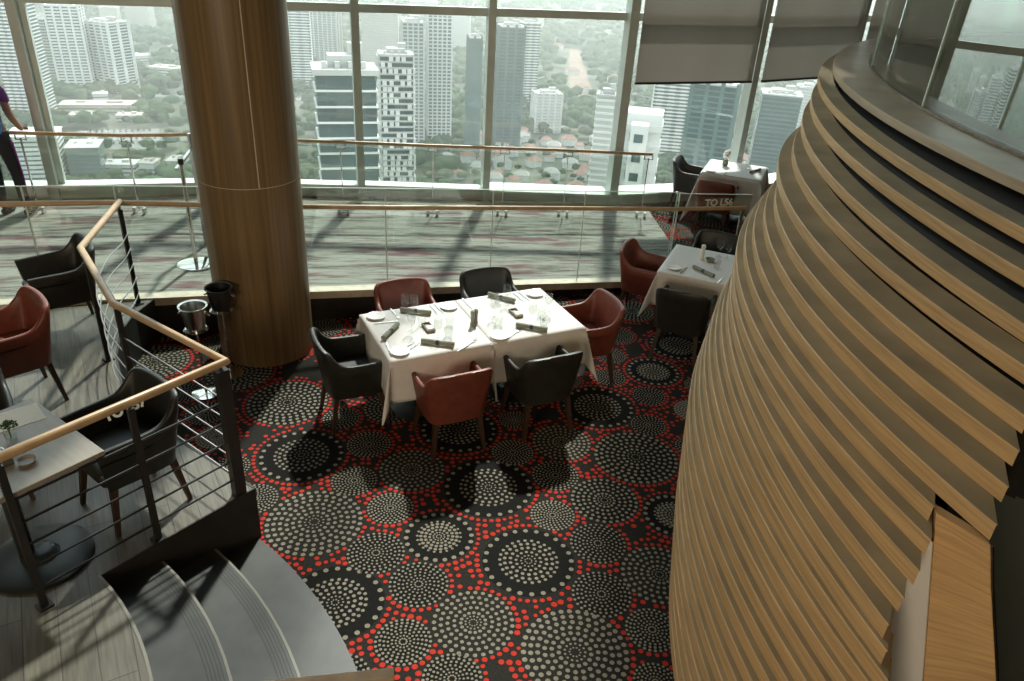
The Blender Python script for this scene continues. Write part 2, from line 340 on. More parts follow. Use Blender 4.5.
# platform
SC = (-3.6, 1.2)
def arc(r_, a0, a1, n=20): return [(SC[0] + r_ * math.cos(R(a0 + (a1 - a0) * i / n)), SC[1] + r_ * math.sin(R(a0 + (a1 - a0) * i / n))) for i in range(n + 1)]
P1 = (-1.62, 3.86)
plat = [P1, (-2.38, 4.37), (-2.68, 4.62), (-3.02, 4.98), (-3.27, 5.40), (-3.44, 5.85), (-3.47, 6.15), (-3.44, 6.49), (-4.19, 6.22), (-4.67, 6.08), (-9.5, 4.86), (-9.5, -1.0)] + arc(2.30, -30, 53, 24)
pl = MB().prism(plat, 0.0, .42)
struct(pl.build('floor_platform', [m_plank]), 'raised platform floor of grey brown planks')
pe = strip(offs(plat[:8], .012), offs(plat[:8], -.005), lambda x, y: 0.004, lambda x, y: .423)
struct(pe.build('trim_platform', [m_dark]), 'dark edge band round the platform beside the railing')
fL = [(-2.215, 3.045), P1]
fb = strip(offs(fL, .02), offs(fL, -.012), lambda x, y: 0.004, lambda x, y: .4195)
struct(fb.build('trim_fascia', [m_dark]), 'dark vertical fascia above the curved steps')
nz_ = strip(arc(2.294, -30, 53, 24), arc(2.310, -30, 53, 24), lambda x, y: .30, lambda x, y: .4235)
struct(nz_.build('trim_nosing', [m_nose]), 'pale curved nosing at the top of the steps')
def inter(r_):    # where an arc meets the fascia line
    a = Vector(fL[0]) - Vector(SC); d = (Vector(fL[1]) - Vector(fL[0])).normalized(); b = a.dot(d); c = a.dot(a) - r_ * r_; t = -b + math.sqrt(b * b - c); q = a + d * t
    return math.degrees(math.atan2(q.y, q.x))
stairs = empty('stone_steps', (0, 0, 0), label='curved dark stone steps with grooved treads descending from the plank platform', cat='steps')
for r_in, r_out, z in ((2.28, 2.65, .28), (2.63, 2.98, .14), (2.96, 3.29, .015)):
    a1 = inter(r_out); ai = inter(r_in + .02)
    po = arc(r_out, -30, a1 - .1, 26); pi = arc(r_in, -30, ai - .1, 26)
    st = MB().prism(po + pi[::-1], 0.003, z).build('tread', [m_stone], stairs)
    if z > .1:
        ns = strip(arc(r_out - .012, -30, a1 - .4, 26), arc(r_out + .003, -30, a1 - .4, 26), lambda x, y: z - .03, lambda x, y: z + .002).build('nosing', [m_nose], stairs)
        gm = MB()
        for k in range(5):
            ra = arc(r_out - .035 - k * .018, -30, a1 - 1.5, 26); rb = arc(r_out - .029 - k * .018, -30, a1 - 1.5, 26)
            gm.grid([[(a[0], a[1], z + .0012), (b[0], b[1], z + .0012)] for a, b in zip(ra, rb)], sm=False)
        gm.build('anti_slip_groove', [m_groove], st)
# ---------------------------------------------------------------- curved slatted wall
PK = [0, 1, 2, 3, 4, 5, 6, 8, 10, 13, 16, 20, 25, 29, 34, 38]
PX = [2.791, 2.458, 2.217, 1.989, 1.818, 1.667, 1.557, 1.386, 1.283, 1.18, 1.106, 1.002, 0.917, 0.876, .95, 1.08]
PY = [5.491, 4.78, 4.543, 4.137, 4.069, 3.925, 3.748, 3.545, 3.469, 3.054, 3.088, 3.012, 2.631, 2.301, 2.1, 2.0]
PR = [10.736, 11.683, 9.568, 8.824, 6.785, 6.573, 5.093, 5.076, 5.152, 5.491, 5.118, 4.467, 4.162, 4.145, 4.1, 4.0]
PEND = {0: .4, 1: .4, 2: .6, 3: .8, 4: 1.0, 5: 2.32, 6: 2.21, 7: 2.09, 8: 1.97, 9: 2.13, 10: 2.03, 11: 1.95, 12: 1.89, 13: 1.83, 14: 1.78}
def pend(k): return PEND.get(k, max(.8, 1.72 - .05 * (k - 15)))
def sz(k): return 2.6 - .0677 * k
NS = 38
def slat_curve(k, ins=0, n=56, yend=None):
    X, Y, r_ = (lerp(k, PK, q) for q in (PX, PY, [1 / v for v in PR])); r_ = 1 / r_
    ye = yend if yend is not None else pend(k)
    t0 = -math.asin(min(1, (Y - ye) / r_)); t1 = R(74); out = []
    for i in range(n + 1):
        t = t0 + (t1 - t0) * (i / n) ** 1.25
        x = X + r_ - r_ * math.cos(t); y = Y + r_ * math.sin(t)
        if y > facy(x) - .22: break
        out.append((x + ins * math.cos(t), y - ins * math.sin(t)))
    return out
wallp = empty('slatted_wall', (3.0, 5.0, 0), label='huge curved wall clad in stacked horizontal wooden slats', cat='slatted wall')
wallp.location = (0, 0, 0)
sm_ = MB(); lipb = MB()
for k in range(1, NS + 1):
    z1 = sz(k); th = .0665; dep = .145
    o_ = slat_curve(k); i_ = slat_curve(k, dep, yend=pend(k) + (.16 if k > 4 else 0))
    n = min(len(o_), len(i_)); rows = []
    for a, b in zip(o_[:n], i_[:n]):
        rows.append([(a[0], a[1], max(.004, z1 - th)), (a[0], a[1], z1 - .004), (a[0] + .004, a[1], z1), (b[0], b[1], z1), (b[0], b[1], max(.004, z1 - th))])
    f0 = len(sm_.f); sm_.grid(rows, close=True, sm=True)
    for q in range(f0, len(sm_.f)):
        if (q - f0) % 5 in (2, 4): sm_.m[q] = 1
    sm_.add(rows[0], [(0, 1, 2, 3, 4)]); sm_.add(rows[-1], [(4, 3, 2, 1, 0)])
m_slat_shaded = pbr('slat_shaded_wood', (.34, .262, .155), .55, var=.2, scale=3, stretch=(1, 1, 26), spec=.3)  # slat wood darkened on top and underside, shade put into the colour
sm_.build('slat_cladding', [m_slat, m_slat_shaded], wallp, ang=30)
o0 = slat_curve(0)
rows = [[(a[0], a[1], 2.535), (a[0], a[1], 2.596), (a[0] + .004, a[1], 2.6), (b[0], b[1], 2.6), (b[0], b[1], 2.535)] for a, b in zip(o0, slat_curve(0, .52))]
lipb.grid(rows, close=True); lipb.add(rows[0], [(0, 1, 2, 3, 4)]); lipb.build('top_ledge', [m_lip], wallp, ang=30)
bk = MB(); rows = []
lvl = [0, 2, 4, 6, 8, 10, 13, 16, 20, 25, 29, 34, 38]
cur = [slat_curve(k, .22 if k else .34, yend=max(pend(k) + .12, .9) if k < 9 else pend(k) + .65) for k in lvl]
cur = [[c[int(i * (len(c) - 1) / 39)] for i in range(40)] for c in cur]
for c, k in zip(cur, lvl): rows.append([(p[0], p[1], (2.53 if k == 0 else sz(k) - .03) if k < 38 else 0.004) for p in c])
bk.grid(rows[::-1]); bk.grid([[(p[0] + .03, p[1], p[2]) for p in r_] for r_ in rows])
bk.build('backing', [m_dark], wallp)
for k in (1, 2, 3, 4):
    q = slat_curve(k - 1, .12)
    for i in (10, 24, 34):
        if i < len(q): MB().box((q[i][0] + .02, q[i][1], sz(k - 1) - .063 - .010), (.03, .03, .02), .2).build('bracket', [m_steel], wallp)
# door reveal below the cut slats
ZJ = [.02, .45, .79, 1.3, 1.99]
def jl(z): return Vector((lerp(z, [.02, 1.33, 1.99], [1.80, 1.607, 1.523]), lerp(z, [.02, 1.33, 1.99], [1.62, 1.937, 2.107]), z))
def jr(z): return Vector((lerp(z, [.02, 1.33, 1.97], [2.20, 1.861, 1.633]), lerp(z, [.02, 1.33, 1.97], [1.76, 1.903, 1.954]), z))
jb = MB(); rows = []
for i in range(13):
    z = 1.985 - i * (1.965 / 12); l, r_ = jl(z), jr(z); rows.append([l, r_, r_ + Vector((.015, .05, 0)), l + Vector((.015, .05, 0))])
jb.grid(rows, close=True, sm=True); jb.add(rows[0], [(0, 1, 2, 3)]); jb.add(rows[-1], [(3, 2, 1, 0)])
jb.build('reveal_board', [m_slat], wallp)
tr_ = MB(); tr_.tube([r_[1] + Vector((.004, -.004, 0)) for r_ in rows], .006, 6); tr_.build('metal_trim', [m_steel], wallp)
wp = MB(); rw = []
for i in range(13):
    z = 1.87 - i * (1.85 / 12); l = jl(z)
    p = (l.x - .09, l.y + .30)
    rw.append([(l.x - .004, l.y + .006, z), (p[0], p[1], z), (p[0] + .02, p[1] + .02, z), (l.x + .02, l.y + .03, z)])
wp.grid(rw, close=True, sm=True); wp.build('white_infill', [m_white_wall], wallp)
m_iw = pbr('inner_wall_stone', (.10, .115, .095), .45, var=.35, scale=1.2, stretch=(1, 1, .5))
struct(MB().prism([(1.86, 2.42), (5.6, 4.1), (5.6, 4.2), (1.86, 2.52)], .02, 2.02).build('wall_inner', [m_iw]), 'dark grey inner wall behind the ends of the slats')
# upper floor behind the ledge, with curved glass balustrade
uo = slat_curve(0, .53); uf = MB().prism([(p[0], p[1]) for p in uo] + [(9.4, 15.9), (9.4, .4)], 2.48, 2.59)
m_upper = pbr('upper_floor_carpet', (.10, .105, .085), .8, var=.3, scale=3)
struct(uf.build('floor_upper', [m_upper]), 'upper floor behind the curved glass balustrade')
inn = MB().prism([(p[0], p[1]) for p in slat_curve(38, .34, yend=1.0)[:40]] + [(9.4, 8.5), (9.4, .9)], .004, .012)
m_inner = pbr('inner_stone', (.075, .085, .07), .5, var=.3, scale=2)
struct(inn.build('floor_inner', [m_inner]), 'dark floor inside the curved wall')
cg = empty('curved_glass_balustrade', (0, 0, 0), label='tall curved glass balustrade standing on the top ledge of the slatted wall', cat='glass balustrade')
gb = slat_curve(0, .39); seg = [0, 9, 16, 23, 30, 37, 44, 51]
for a, b in zip(seg[:-1], seg[1:]):
    if a >= len(gb) - 1: break
    q = gb[a:min(b, len(gb) - 1) + 1]
    MB().grid([[(p[0], p[1], 2.60), (p[0] + .02, p[1], 3.9), (p[0] + .034, p[1], 3.9), (p[0] + .014, p[1], 2.60)] for p in q], close=True).build('glass_pane', [m_pod], cg)
    if b < len(gb): MB().beam((gb[b][0], gb[b][1], 2.6), (gb[b][0] + .02, gb[b][1], 3.9), .018, .02).build('joint', [m_edge], cg)
MB().grid([[(p[0] - .02, p[1], 2.602), (p[0] - .02, p[1], 2.62), (p[0] + .04, p[1], 2.62), (p[0] + .04, p[1], 2.602)] for p in gb], close=True).build('base_channel', [m_pew], cg)
# ---------------------------------------------------------------- window wall
ZT = 11.5
for i in range(len(FAC) - 1):
    a, b = Vector(FAC[i]), Vector(FAC[i + 1]); d = (b - a); L_ = d.length; d.normalize(); nrm = Vector((-d.y, d.x)); za, zb = zw(a.x), zw(b.x); rz = math.atan2(d.y, d.x)
    wn = empty(f'window_{i + 1}', (0, 0, 0)); struct(wn)
    def quadbox(t0, t1, z00, z01, z10, z11, n0, n1, mb):
        vs = []
        for t, zl, zh in ((t0, z00, z01), (t1, z10, z11)):
            for nn, zz in ((n0, zl), (n1, zl), (n1, zh), (n0, zh)):
                p = a + d * t + nrm * nn; vs.append((p.x, p.y, zz))
        mb.add(vs, [(0, 1, 2, 3), (7, 6, 5, 4), (0, 4, 5, 1), (1, 5, 6, 2), (2, 6, 7, 3), (3, 7, 4, 0)])
    wide = 0.10 if i not in (0, 5, 6) else .13
    mbm = MB(); quadbox(-wide / 2, wide / 2, 0.0, ZT, 0.0, ZT, -.04, .12, mbm)
    if i in (1, 5, 6): quadbox(wide / 2 + .0, wide / 2 + .07, 0, ZT, 0, ZT, .06, .14, mbm)
    mbm.build('mullion', [m_frame], wn)
    mt_ = MB()
    for zz in (2.74, 5.6):
        quadbox(wide / 2, L_ - wide / 2, zz - .05, zz + .05, zz - .05, zz + .05, .04, .16, mt_)
    quadbox(wide / 2, L_ - wide / 2, za - .02, za + .15, zb - .02, zb + .15, .02, .10, mt_)
    mt_.build('transom', [m_frame], wn)
    ms = MB(); quadbox(wide / 2, L_ - wide / 2, za + .15, za + .18, zb + .15, zb + .18, -.02 if i < 4 else -.10, .20 if i < 4 else .34, ms); ms.build('sill', [m_sill], wn)
    mp_ = MB(); quadbox(0, L_, za + .15, ZT, zb + .15, ZT, .10, .112, mp_); mp_.build('pane', [m_glass], wn)
    if i in (5, 6, 7):
        sh = MB(); quadbox(.12, L_ - .08, 1.88, ZT - .1, 1.88, ZT - .1, -.06, -.055, sh)
        s_ = sh.build('roller_shade', [m_shade]); tag(s_, ['grey roller shade pulled down over the window right of the thick mullion', 'grey roller shade in the bay beside the curved slatted wall', 'grey roller shade in the farthest bay behind the curved wall'][i - 5], 'roller shade')
        sb_ = MB(); quadbox(.12, L_ - .08, 1.855, 1.885, 1.855, 1.885, -.07, -.045, sb_); sb_.build('bottom_bar', [m_black], s_)
# ceiling and outer walls of the hall
struct(MB().prism([(-10, -6.5), (10, -6.5), (10, 17)] + [(p[0], p[1] + .3) for p in FAC[::-1]], ZT, ZT + .2).build('ceiling', [m_ceil]))
struct(MB().box((-9.7, 1.2, 5.75), (.2, 15, 11.5)).build('wall_left', [m_wall]))
struct(MB().box((9.6, 5.0, 5.75), (.2, 23, 11.5)).build('wall_right', [m_wall]))
struct(MB().box((0, -6.4, 5.75), (19.4, .2, 11.5)).build('wall_back', [m_wall]))
m_low = pbr('shade_slab_dark', (.07, .06, .05), .9, var=.06, scale=2)  # for two dark slabs out of view, added to keep overhead light off the slats
struct(MB().prism([(1.5, -6.2), (9.4, -6.2), (9.4, 13.0), (5.0, 12.6), (2.9, 9.5), (1.5, 6)], 5.2, 5.45).build('ceiling_shade_slab', [m_low]), 'unseen low slab added to shade the slatted wall')
struct(MB().prism([(-9.5, -6.2), (1.5, -6.2), (1.5, .6), (-9.5, .6)], 5.2, 5.45).build('ceiling_shade_rear', [m_low]), 'unseen slab added above the viewer to cut overhead light')
# ---------------------------------------------------------------- column
col = empty('column', (-2.38, 6.47, 0), label='thick round wood-veneered column rising beside the ice bucket stands', cat='column')
MB().lathe([(.43, 0), (.43, 1.695)], 64).build('lower_shaft', [m_col], col)
MB().lathe([(.424, 1.695), (.424, 1.703)], 64).build('joint_ring', [m_curb], col)
MB().lathe([(.43, 1.703), (.43, ZT - .01)], 64).build('upper_shaft', [m_col], col)
a_ = R(-61); MB().box((.4285 * math.cos(a_), .4285 * math.sin(a_), 6.55), (.008, .007, 9.7), a_ + math.pi / 2).build('seam_strip', [m_curb], col)
# ---------------------------------------------------------------- chairs
def cat_(ps, n):
    out = []
    for i in range(len(ps) - 1):
        p0, p1, p2, p3 = (Vector(ps[max(i - 1, 0)]), Vector(ps[i]), Vector(ps[i + 1]), Vector(ps[min(i + 2, len(ps) - 1)]))
        for k in range(n):
            t = k / n; out.append(.5 * ((2 * p1) + (p2 - p0) * t + (2 * p0 - 5 * p1 + 4 * p2 - p3) * t * t + (3 * p1 - p0 - 3 * p2 + p3) * t ** 3))
    out.append(Vector(ps[-1])); return out
def make_chair(mat, label, group=None):
    t = empty('armchair', label=label, cat='chair')
    half = [(.278, .27, .645), (.288, .13, .648), (.294, -.02, .65), (.292, -.12, .662), (.285, -.185, .71), (.265, -.235, .785), (.215, -.27, .808), (.11, -.287, .815), (0, -.292, .818)]
    pts = cat_(half + [(-x, y, z) for x, y, z in half[-2::-1]], 4); mb = MB(); rows = []
    for i, p in enumerate(pts):
        d = (pts[min(i + 1, len(pts) - 1)] - pts[max(i - 1, 0)]); d.z = 0; d.normalize(); inn_ = Vector((d.y, -d.x, 0))
        if inn_.dot(Vector((-p.x, -p.y, 0))) < 0: inn_ = -inn_
        zt = p.z; back = max(0, min(1, (zt - .64) / .16)); T = .046
        def at(zf, ins):
            sc = .84 + .16 * ((zf - .33) / .30) if zf < .63 else 1.0 + .10 * back * (zf - .63) / .17
            sc = min(sc, 1.0 + .10 * back)
            q = Vector((p.x * min(sc, 1.04), p.y * (sc + .0), zf)); return q + inn_ * ins
        rows.append([at(.335, .0), at(.45, 0), at(.56, 0), at(zt - .10, 0), at(zt - .02, 0), at(zt - .004, .008), at(zt, T * .5), at(zt - .004, T - .008), at(zt - .02, T), at(zt - .10, T), at(.52, T), at(.40, T), at(.345, T)])
    mb.grid(rows, close=True); mb.add(rows[0], [tuple(range(len(rows[0])))]); mb.add(rows[-1], [tuple(range(len(rows[0]) - 1, -1, -1))])
    mb.build('upholstered_shell', [mat], t, ang=50)
    st = MB(); rw = []
    for z, s_ in ((.36, .93), (.40, 1.0), (.45, 1.0), (.468, .95), (.475, .80)):
        rw.append([(.232 * s_ * sx_, .02 + .245 * s_ * sy_, z) for sx_, sy_ in ((-1, -.9), (-.85, -1), (.85, -1), (1, -.9), (1, .9), (.9, 1), (-.9, 1), (-1, .9))])
    st.grid(rw, close=True); st.add(rw[-1], [tuple(range(8))]); st.add(rw[0], [tuple(range(7, -1, -1))])
    st.build('seat', [mat], t, ang=50)
    MB().box((0, 0, .335), (.40, .42, .035)).build('seat_frame', [m_leg], t)
    for sx_ in (-1, 1):
        for sy_ in (-1, 1):
            MB().beam((sx_ * .19, sy_ * .19, .35), (sx_ * .235, sy_ * .245, 0.0), .048, .042, up=(0, 1, 0), w2=.026, h2=.026).build('leg', [m_leg], t)
    return t
def face(o, x, y, deg, z=0): o.location = (x, y, z); o.rotation_euler.z = R(deg - 90); o.scale = (.94, .94, .97); return o
cr = make_chair(m_red, 'red leather armchair seen from behind at the near side of the long white table')
cb_ = make_chair(m_blk, 'black leather armchair seen from behind at the near side of the long white table')
face(cr, -.47, 5.09, 117); face(cb_, .24, 5.44, 117)
def more(src, label, x, y, deg, z=0): c = copy_tree(src); c['label'] = label; return face(c, x, y, deg, z)
more(cb_, 'black leather armchair at the end of the long table nearest the round column', -1.30, 5.36, 27)
more(cr, 'red leather armchair at the end of the long table nearest the small square table', .66, 6.26, 205)
more(cr, 'red leather armchair between the long table and the walkway curb', -.96, 6.23, -65)
more(cb_, 'dark grey leather armchair between the long table and the walkway curb', -.21, 6.62, -66)
more(cr, 'red leather armchair at the square table set near the walkway glass', 1.42, 7.69, -23)
more(cb_, 'black leather armchair with its back to the viewer at the middle square table', 1.69, 6.83, 67)
more(cb_, 'black leather armchair on the far side of the middle square table', 2.22, 8.08, -113)
more(cb_, 'black leather armchair by the window at the farthest square table', 2.60, 11.58, -22)
more(cr, 'red leather armchair on the near side of the farthest table, behind the glass balustrade', 2.80, 10.68, 68)
PZ = .42
more(cb_, 'black leather armchair on the platform beside the walkway curb', -3.86, 5.80, 222, PZ)
more(cr, 'red leather armchair on the raised plank platform', -3.63, 4.70, 228, PZ)
more(cb_, 'black leather armchair on the far side of the brown platform table', -3.24, 3.66, -50, PZ)
more(cb_, 'black leather armchair on the platform right beside the wooden handrail', -2.29, 3.66, 233, PZ)
# ---------------------------------------------------------------- white tables
def cloth(h, drop, flare=(1, 1, 1, 1), seed=0):
    rnd = random.Random(seed); c = h + drop; N = 44; rows = []; ph = [rnd.random() * 6 for _ in range(4)]
    for i in range(N + 1):
        row = []
        for j in range(N + 1):
            u = -c + 2 * c * i / N; v = -c + 2 * c * j / N
            du = max(0, abs(u) - h); dv = max(0, abs(v) - h); su = 1 if u > 0 else -1; sv = 1 if v > 0 else -1
            fu = flare[0] if u > 0 else flare[1]; fv = flare[2] if v > 0 else flare[3]
            if du == 0 and dv == 0: p = (u, v, 0)
            elif dv == 0: p = (su * (h + fu * (.006 + du * (.05 + .035 * math.sin(v * 13 + ph[0])))), v, -du)
            elif du == 0: p = (u, sv * (h + fv * (.006 + dv * (.05 + .035 * math.sin(u * 13 + ph[1])))), -dv)
            else:
                r_ = math.hypot(du, dv); a = math.atan2(dv, du); fl = .16 + .16 * math.cos(4 * (a - math.pi / 4)) * 1.0
                r2 = min(r_, drop * 1.36); drp = r2 * (.985)
                p = (su * (h + fu * (.006 + drp * (.05 + fl * math.cos(a) * .75))), sv * (h + fv * (.006 + drp * (.05 + fl * math.sin(a) * .75))), -drp)
            row.append(p)
        rows.append(row)
    mb = MB(); mb.grid(rows)
    return mb
def dining(x, y, deg, h, lab_t, lab_c, flare=(1, 1, 1, 1), seed=0, zoff=0, drop=.37):
    t = empty('dining_table', (x, y, 0), R(deg), label=lab_t, cat='table')
    MB().box((0, 0, .725), (2 * h - .02, 2 * h - .02, .035)).build('tabletop', [m_leg], t)
    MB().lathe([(.035, .02), (.035, .71)], 20).build('pedestal', [m_teal], t)
    MB().lathe([(.30, 0.003), (.30, .012), (.27, .022), (.05, .03)], 36).build('base_plate', [m_teal], t)
    c = cloth(h, drop, flare, seed).build('tablecloth', [m_cloth], None, (x, y, .7475 + zoff), R(deg), ang=180); tag(c, lab_c, 'tablecloth')
    so = c.modifiers.new('solid', 'SOLIDIFY'); so.thickness = .0035; so.offset = 1
    return t
U = Vector((math.cos(R(27)), math.sin(R(27)))); V = Vector((-U.y, U.x)); TC = Vector((-.345, 5.80))
ta = TC - U * .432; tb = TC + U * .432
dining(ta.x, ta.y, 27, .43, 'half of the long table standing nearer the column, under white cloth', 'white tablecloth on the column-side half of the long table', (0.0, 1, 1, 1), 1)
dining(tb.x, tb.y, 27, .43, 'half of the long table farther from the column, under white cloth', 'white tablecloth on the half of the long table farther from the column', (1, 0.0, 1, 1), 2, .0)
dining(2.0, 7.40, -22, .435, 'small square table in the middle distance half hidden by the slatted wall', 'white tablecloth on the middle square table beside the slatted wall', seed=3)
dining(3.17, 11.30, -21, .43, 'farthest square table standing by the window wall', 'white tablecloth hanging low on the farthest table by the window', seed=4, drop=.55)
TZ = .7515
# plates
def lath(name, prof, mat, n=24): return MB().lathe(prof, n).build(name, [mat])
plate = lath('side_plate', [(.0001, .004), (.05, .004), (.075, .016), (.079, .016), (.055, 0.0), (.0001, 0)], m_white, 32)
def place(o, x, y, z=TZ, rz=0): o.location = (x, y, z); o.rotation_euler.z = rz; return o
PL = [(-.87, 5.17, 'white side plate at the front corner of the long table nearest the column'), (-1.165, 5.75, 'white side plate at the back corner of the long table nearest the column'), (-.575, 6.02, 'white side plate before the red armchair by the walkway'), (-.105, 5.53, 'white side plate at the near edge of the long table between two front chairs'), (.185, 6.40, 'white side plate at the far back corner of the long table'), (1.60, 7.25, 'white side plate on the middle square table'), (2.76, 11.10, 'white side plate on the farthest table')]
for i, (x, y, l) in enumerate(PL):
    o = plate if i == 0 else plate.copy()
    if i: C.objects.link(o)
    place(o, x, y); tag(o, l, 'plate')
# napkins
def napkin():
    t = empty('rolled_napkin')
    pts = [(-.135, 0, .019), (-.06, .002, .02), (0, 0, .019), (.06, 0, .02), (.135, .002, .019)]
    mb = MB()
    mb.tube(pts, [.021, .020, .016, .020, .021], 14); mb.build('linen', [m_napkin], t)
    MB().tube([(-.014, 0, .0195), (.014, 0, .0195)], .0195, 16).build('band', [m_ring], t)
    return t
NP = [((-1.03, 5.36), (-.96, 5.60), 'rolled grey napkin before the black chair at the column end'), ((-.71, 5.345), (-.475, 5.315), 'rolled grey napkin at the near edge before the red front chair'), ((-.96, 5.885), (-.73, 5.855), 'rolled grey napkin on the back edge before the red walkway chair'), ((.03, 5.73), (.285, 5.67), 'rolled grey napkin at the near edge before the black front chair'), ((-.24, 6.31), (.0, 6.20), 'rolled grey napkin before the dark chair by the walkway'), ((1.81, 7.28), (1.98, 7.06), 'rolled pale napkin on the middle square table'), ((3.33, 11.08), (3.55, 11.30), 'dark rolled napkin on the farthest table')]
n0 = napkin()
for i, (a, b, l) in enumerate(NP):
    o = n0 if i == 0 else copy_tree(n0); place(o, (a[0] + b[0]) / 2, (a[1] + b[1]) / 2, TZ, math.atan2(b[1] - a[1], b[0] - a[0])); tag(o, l, 'napkin')
# glasses
gls = lath('tumbler', [(.0001, .006), (.028, .006), (.036, .09), (.038, .09), (.030, 0.0), (.0001, 0)], m_tumbler, 20)
def wine(): return lath('wine_glass', [(.0001, .001), (.034, .002), (.034, .004), (.005, .010), (.004, .075), (.018, .090), (.034, .115), (.037, .145), (.031, .19), (.029, .19), (.035, .145), (.032, .117), (.0001, .088)], m_tumbler, 20)
wg = wine()
GL = [(wg, -.93, 5.82, 'wine glass behind the red walkway chair napkin, nearer the column'), (wg, -.85, 5.81, 'wine glass standing beside the napkin at the back edge of the long table'), (wg, -.83, 5.52, 'wine glass beside the diagonal napkin at the column end'), (gls, -.76, 5.63, 'tumbler between the dark tray and the column end'), (gls, -.53, 5.66, 'tumbler near the standing holder on the long table'), (wg, -.60, 5.42, 'wine glass above the napkin of the red front chair'), (gls, -.52, 5.47, 'tumbler above the napkin of the red front chair'), (wg, -.17, 5.86, 'wine glass between the standing holder and the second dark tray'), (gls, -.12, 5.72, 'tumbler between the standing holder and the second dark tray'), (gls, -.15, 6.17, 'tumbler before the napkin of the dark walkway chair'), (wg, -.07, 6.14, 'wine glass before the napkin of the dark walkway chair'), (gls, .24, 5.93, 'tumbler near the red chair end of the long table'), (wg, .30, 6.02, 'wine glass near the red chair end of the long table'), (wg, .16, 5.80, 'wine glass above the napkin of the black front chair'), (gls, .26, 5.77, 'tumbler above the napkin of the black front chair'), (wg, 2.15, 7.64, 'wine glass beside the pepper mill on the middle square table'), (wg, 2.23, 7.60, 'wine glass at the back edge of the middle square table'), (gls, 2.06, 7.33, 'tumbler in the centre of the middle square table'), (wg, 3.22, 11.30, 'wine glass on the farthest table'), (gls, 3.38, 11.36, 'tumbler on the farthest table')]
seen = set()
for src, x, y, l in GL:
    o = src if src not in seen else src.copy()
    if src in seen: C.objects.link(o)
    seen.add(src); place(o, x, y); tag(o, l, 'glass')
# cutlery
def cutlery(kind):
    mb = MB()
    if kind == 'knife':
        mb.beam((-.11, 0, .003), (-.01, 0, .003), .012, .005); mb.beam((-.01, 0, .003), (.11, .002, .002), .018, .003, w2=.006)
    else:
        mb.beam((-.10, 0, .003), (.03, 0, .003), .010, .004, w2=.006)
        mb.beam((.03, 0, .003), (.055, 0, .004), .008, .003, w2=.022)
        for k in (-1, 0, 1): mb.beam((.055, k * .008, .004), (.10, k * .008, .003), .004, .002)
    return mb.build(kind, [m_chrome])
kn, fk = cutlery('knife'), cutlery('fork')
CT = [(kn, -.99, 5.28, 110, 'knife before the black chair at the column end'), (fk, -.83, 5.27, 62, 'fork beside the front corner plate nearest the column'), (kn, -.79, 5.25, 62, 'knife beside the front corner plate nearest the column'), (fk, -1.06, 5.66, 20, 'fork beside the back corner plate nearest the column'), (fk, -1.02, 5.83, -60, 'fork beside the wine glasses at the back edge'), (kn, -.66, 5.99, -60, 'knife beside the plate of the red walkway chair'), (fk, -.70, 5.96, -60, 'fork beside the plate of the red walkway chair'), (kn, -.37, 5.33, 60, 'knife beside the seam at the near edge'), (fk, -.34, 5.37, 60, 'fork beside the seam at the near edge'), (fk, .03, 6.33, -60, 'fork before the dark walkway chair'), (kn, .08, 6.36, -60, 'knife before the dark walkway chair'), (fk, .02, 5.60, 60, 'fork beside the middle front plate'), (kn, -.42, 6.12, -62, 'knife before the seam at the back edge'), (fk, 1.70, 7.20, 60, 'fork on the middle square table'), (kn, 2.02, 6.98, 60, 'knife on the middle square table'), (kn, 2.95, 11.0, 60, 'knife on the farthest table')]
seen = set()
for src, x, y, a, l in CT:
    o = src if src not in seen else src.copy()
    if src in seen: C.objects.link(o)
    seen.add(src); place(o, x, y, TZ, R(a)); tag(o, l, 'cutlery')
# dark trays with a white insert
def tray(l, x, y, a):
    t = empty('condiment_tray', (x, y, TZ), R(a), label=l, cat='tray')
    mb = MB(); mb.box((0, 0, .004), (.15, .07, .008))
    for s_ in (-1, 1): mb.box((0, s_ * .032, .013), (.15, .006, .018)); mb.box((s_ * .072, 0, .013), (.006, .058, .018))
    mb.build('wooden_dish', [m_pew], t); MB().box((.03, 0, .018), (.065, .05, .018)).build('sachet', [m_white], t)
tray('small dark tray with white sachets on the column-side half of the long table', -.70, 5.60, -62)
tray('small dark tray with white sachets on the far half of the long table', .02, 5.97, -62)
def holder(name, l, x, y, a):
    t = empty(name, (x, y, TZ), R(a), label=l, cat='salt and pepper')
    MB().lathe([(.019, 0), (.019, .01), (.015, .03), (.014, .085), (.019, .10), (.018, .128), (.006, .135)], 18, (-.021, 0, 0)).build('salt_mill', [m_napkin], t)
    MB().lathe([(.019, 0), (.019, .01), (.015, .03), (.014, .085), (.019, .10), (.018, .128), (.006, .135)], 18, (.021, 0, 0)).build('pepper_mill', [m_pew], t)
holder('salt_and_pepper_set', 'pair of slim mills standing in the middle of the long table by the seam', -.33, 5.73, 50)
pm = MB().lathe([(.022, 0), (.024, .012), (.019, .04), (.018, .11), (.024, .13), (.022, .155), (.008, .162)], 20).build('pepper_mill', [m_paper]); place(pm, 1.95, 7.55); tag(pm, 'pale pepper mill standing on the middle square table', 'pepper mill')
ds = lath('small_dish', [(.0001, .006), (.03, .006), (.046, .03), (.05, .03), (.036, 0), (.0001, 0)], m_napkin); place(ds, 2.03, 7.50); tag(ds, 'small dark dish beside the pepper mill', 'dish')
vs = empty('bud_vase', (3.05, 11.46, TZ), label='white flower in a small vase on the farthest table', cat='vase')
MB().lathe([(.035, 0), (.045, .03), (.04, .07), (.03, .09)], 18).build('vase_body', [m_napkin], vs)
fm = MB()
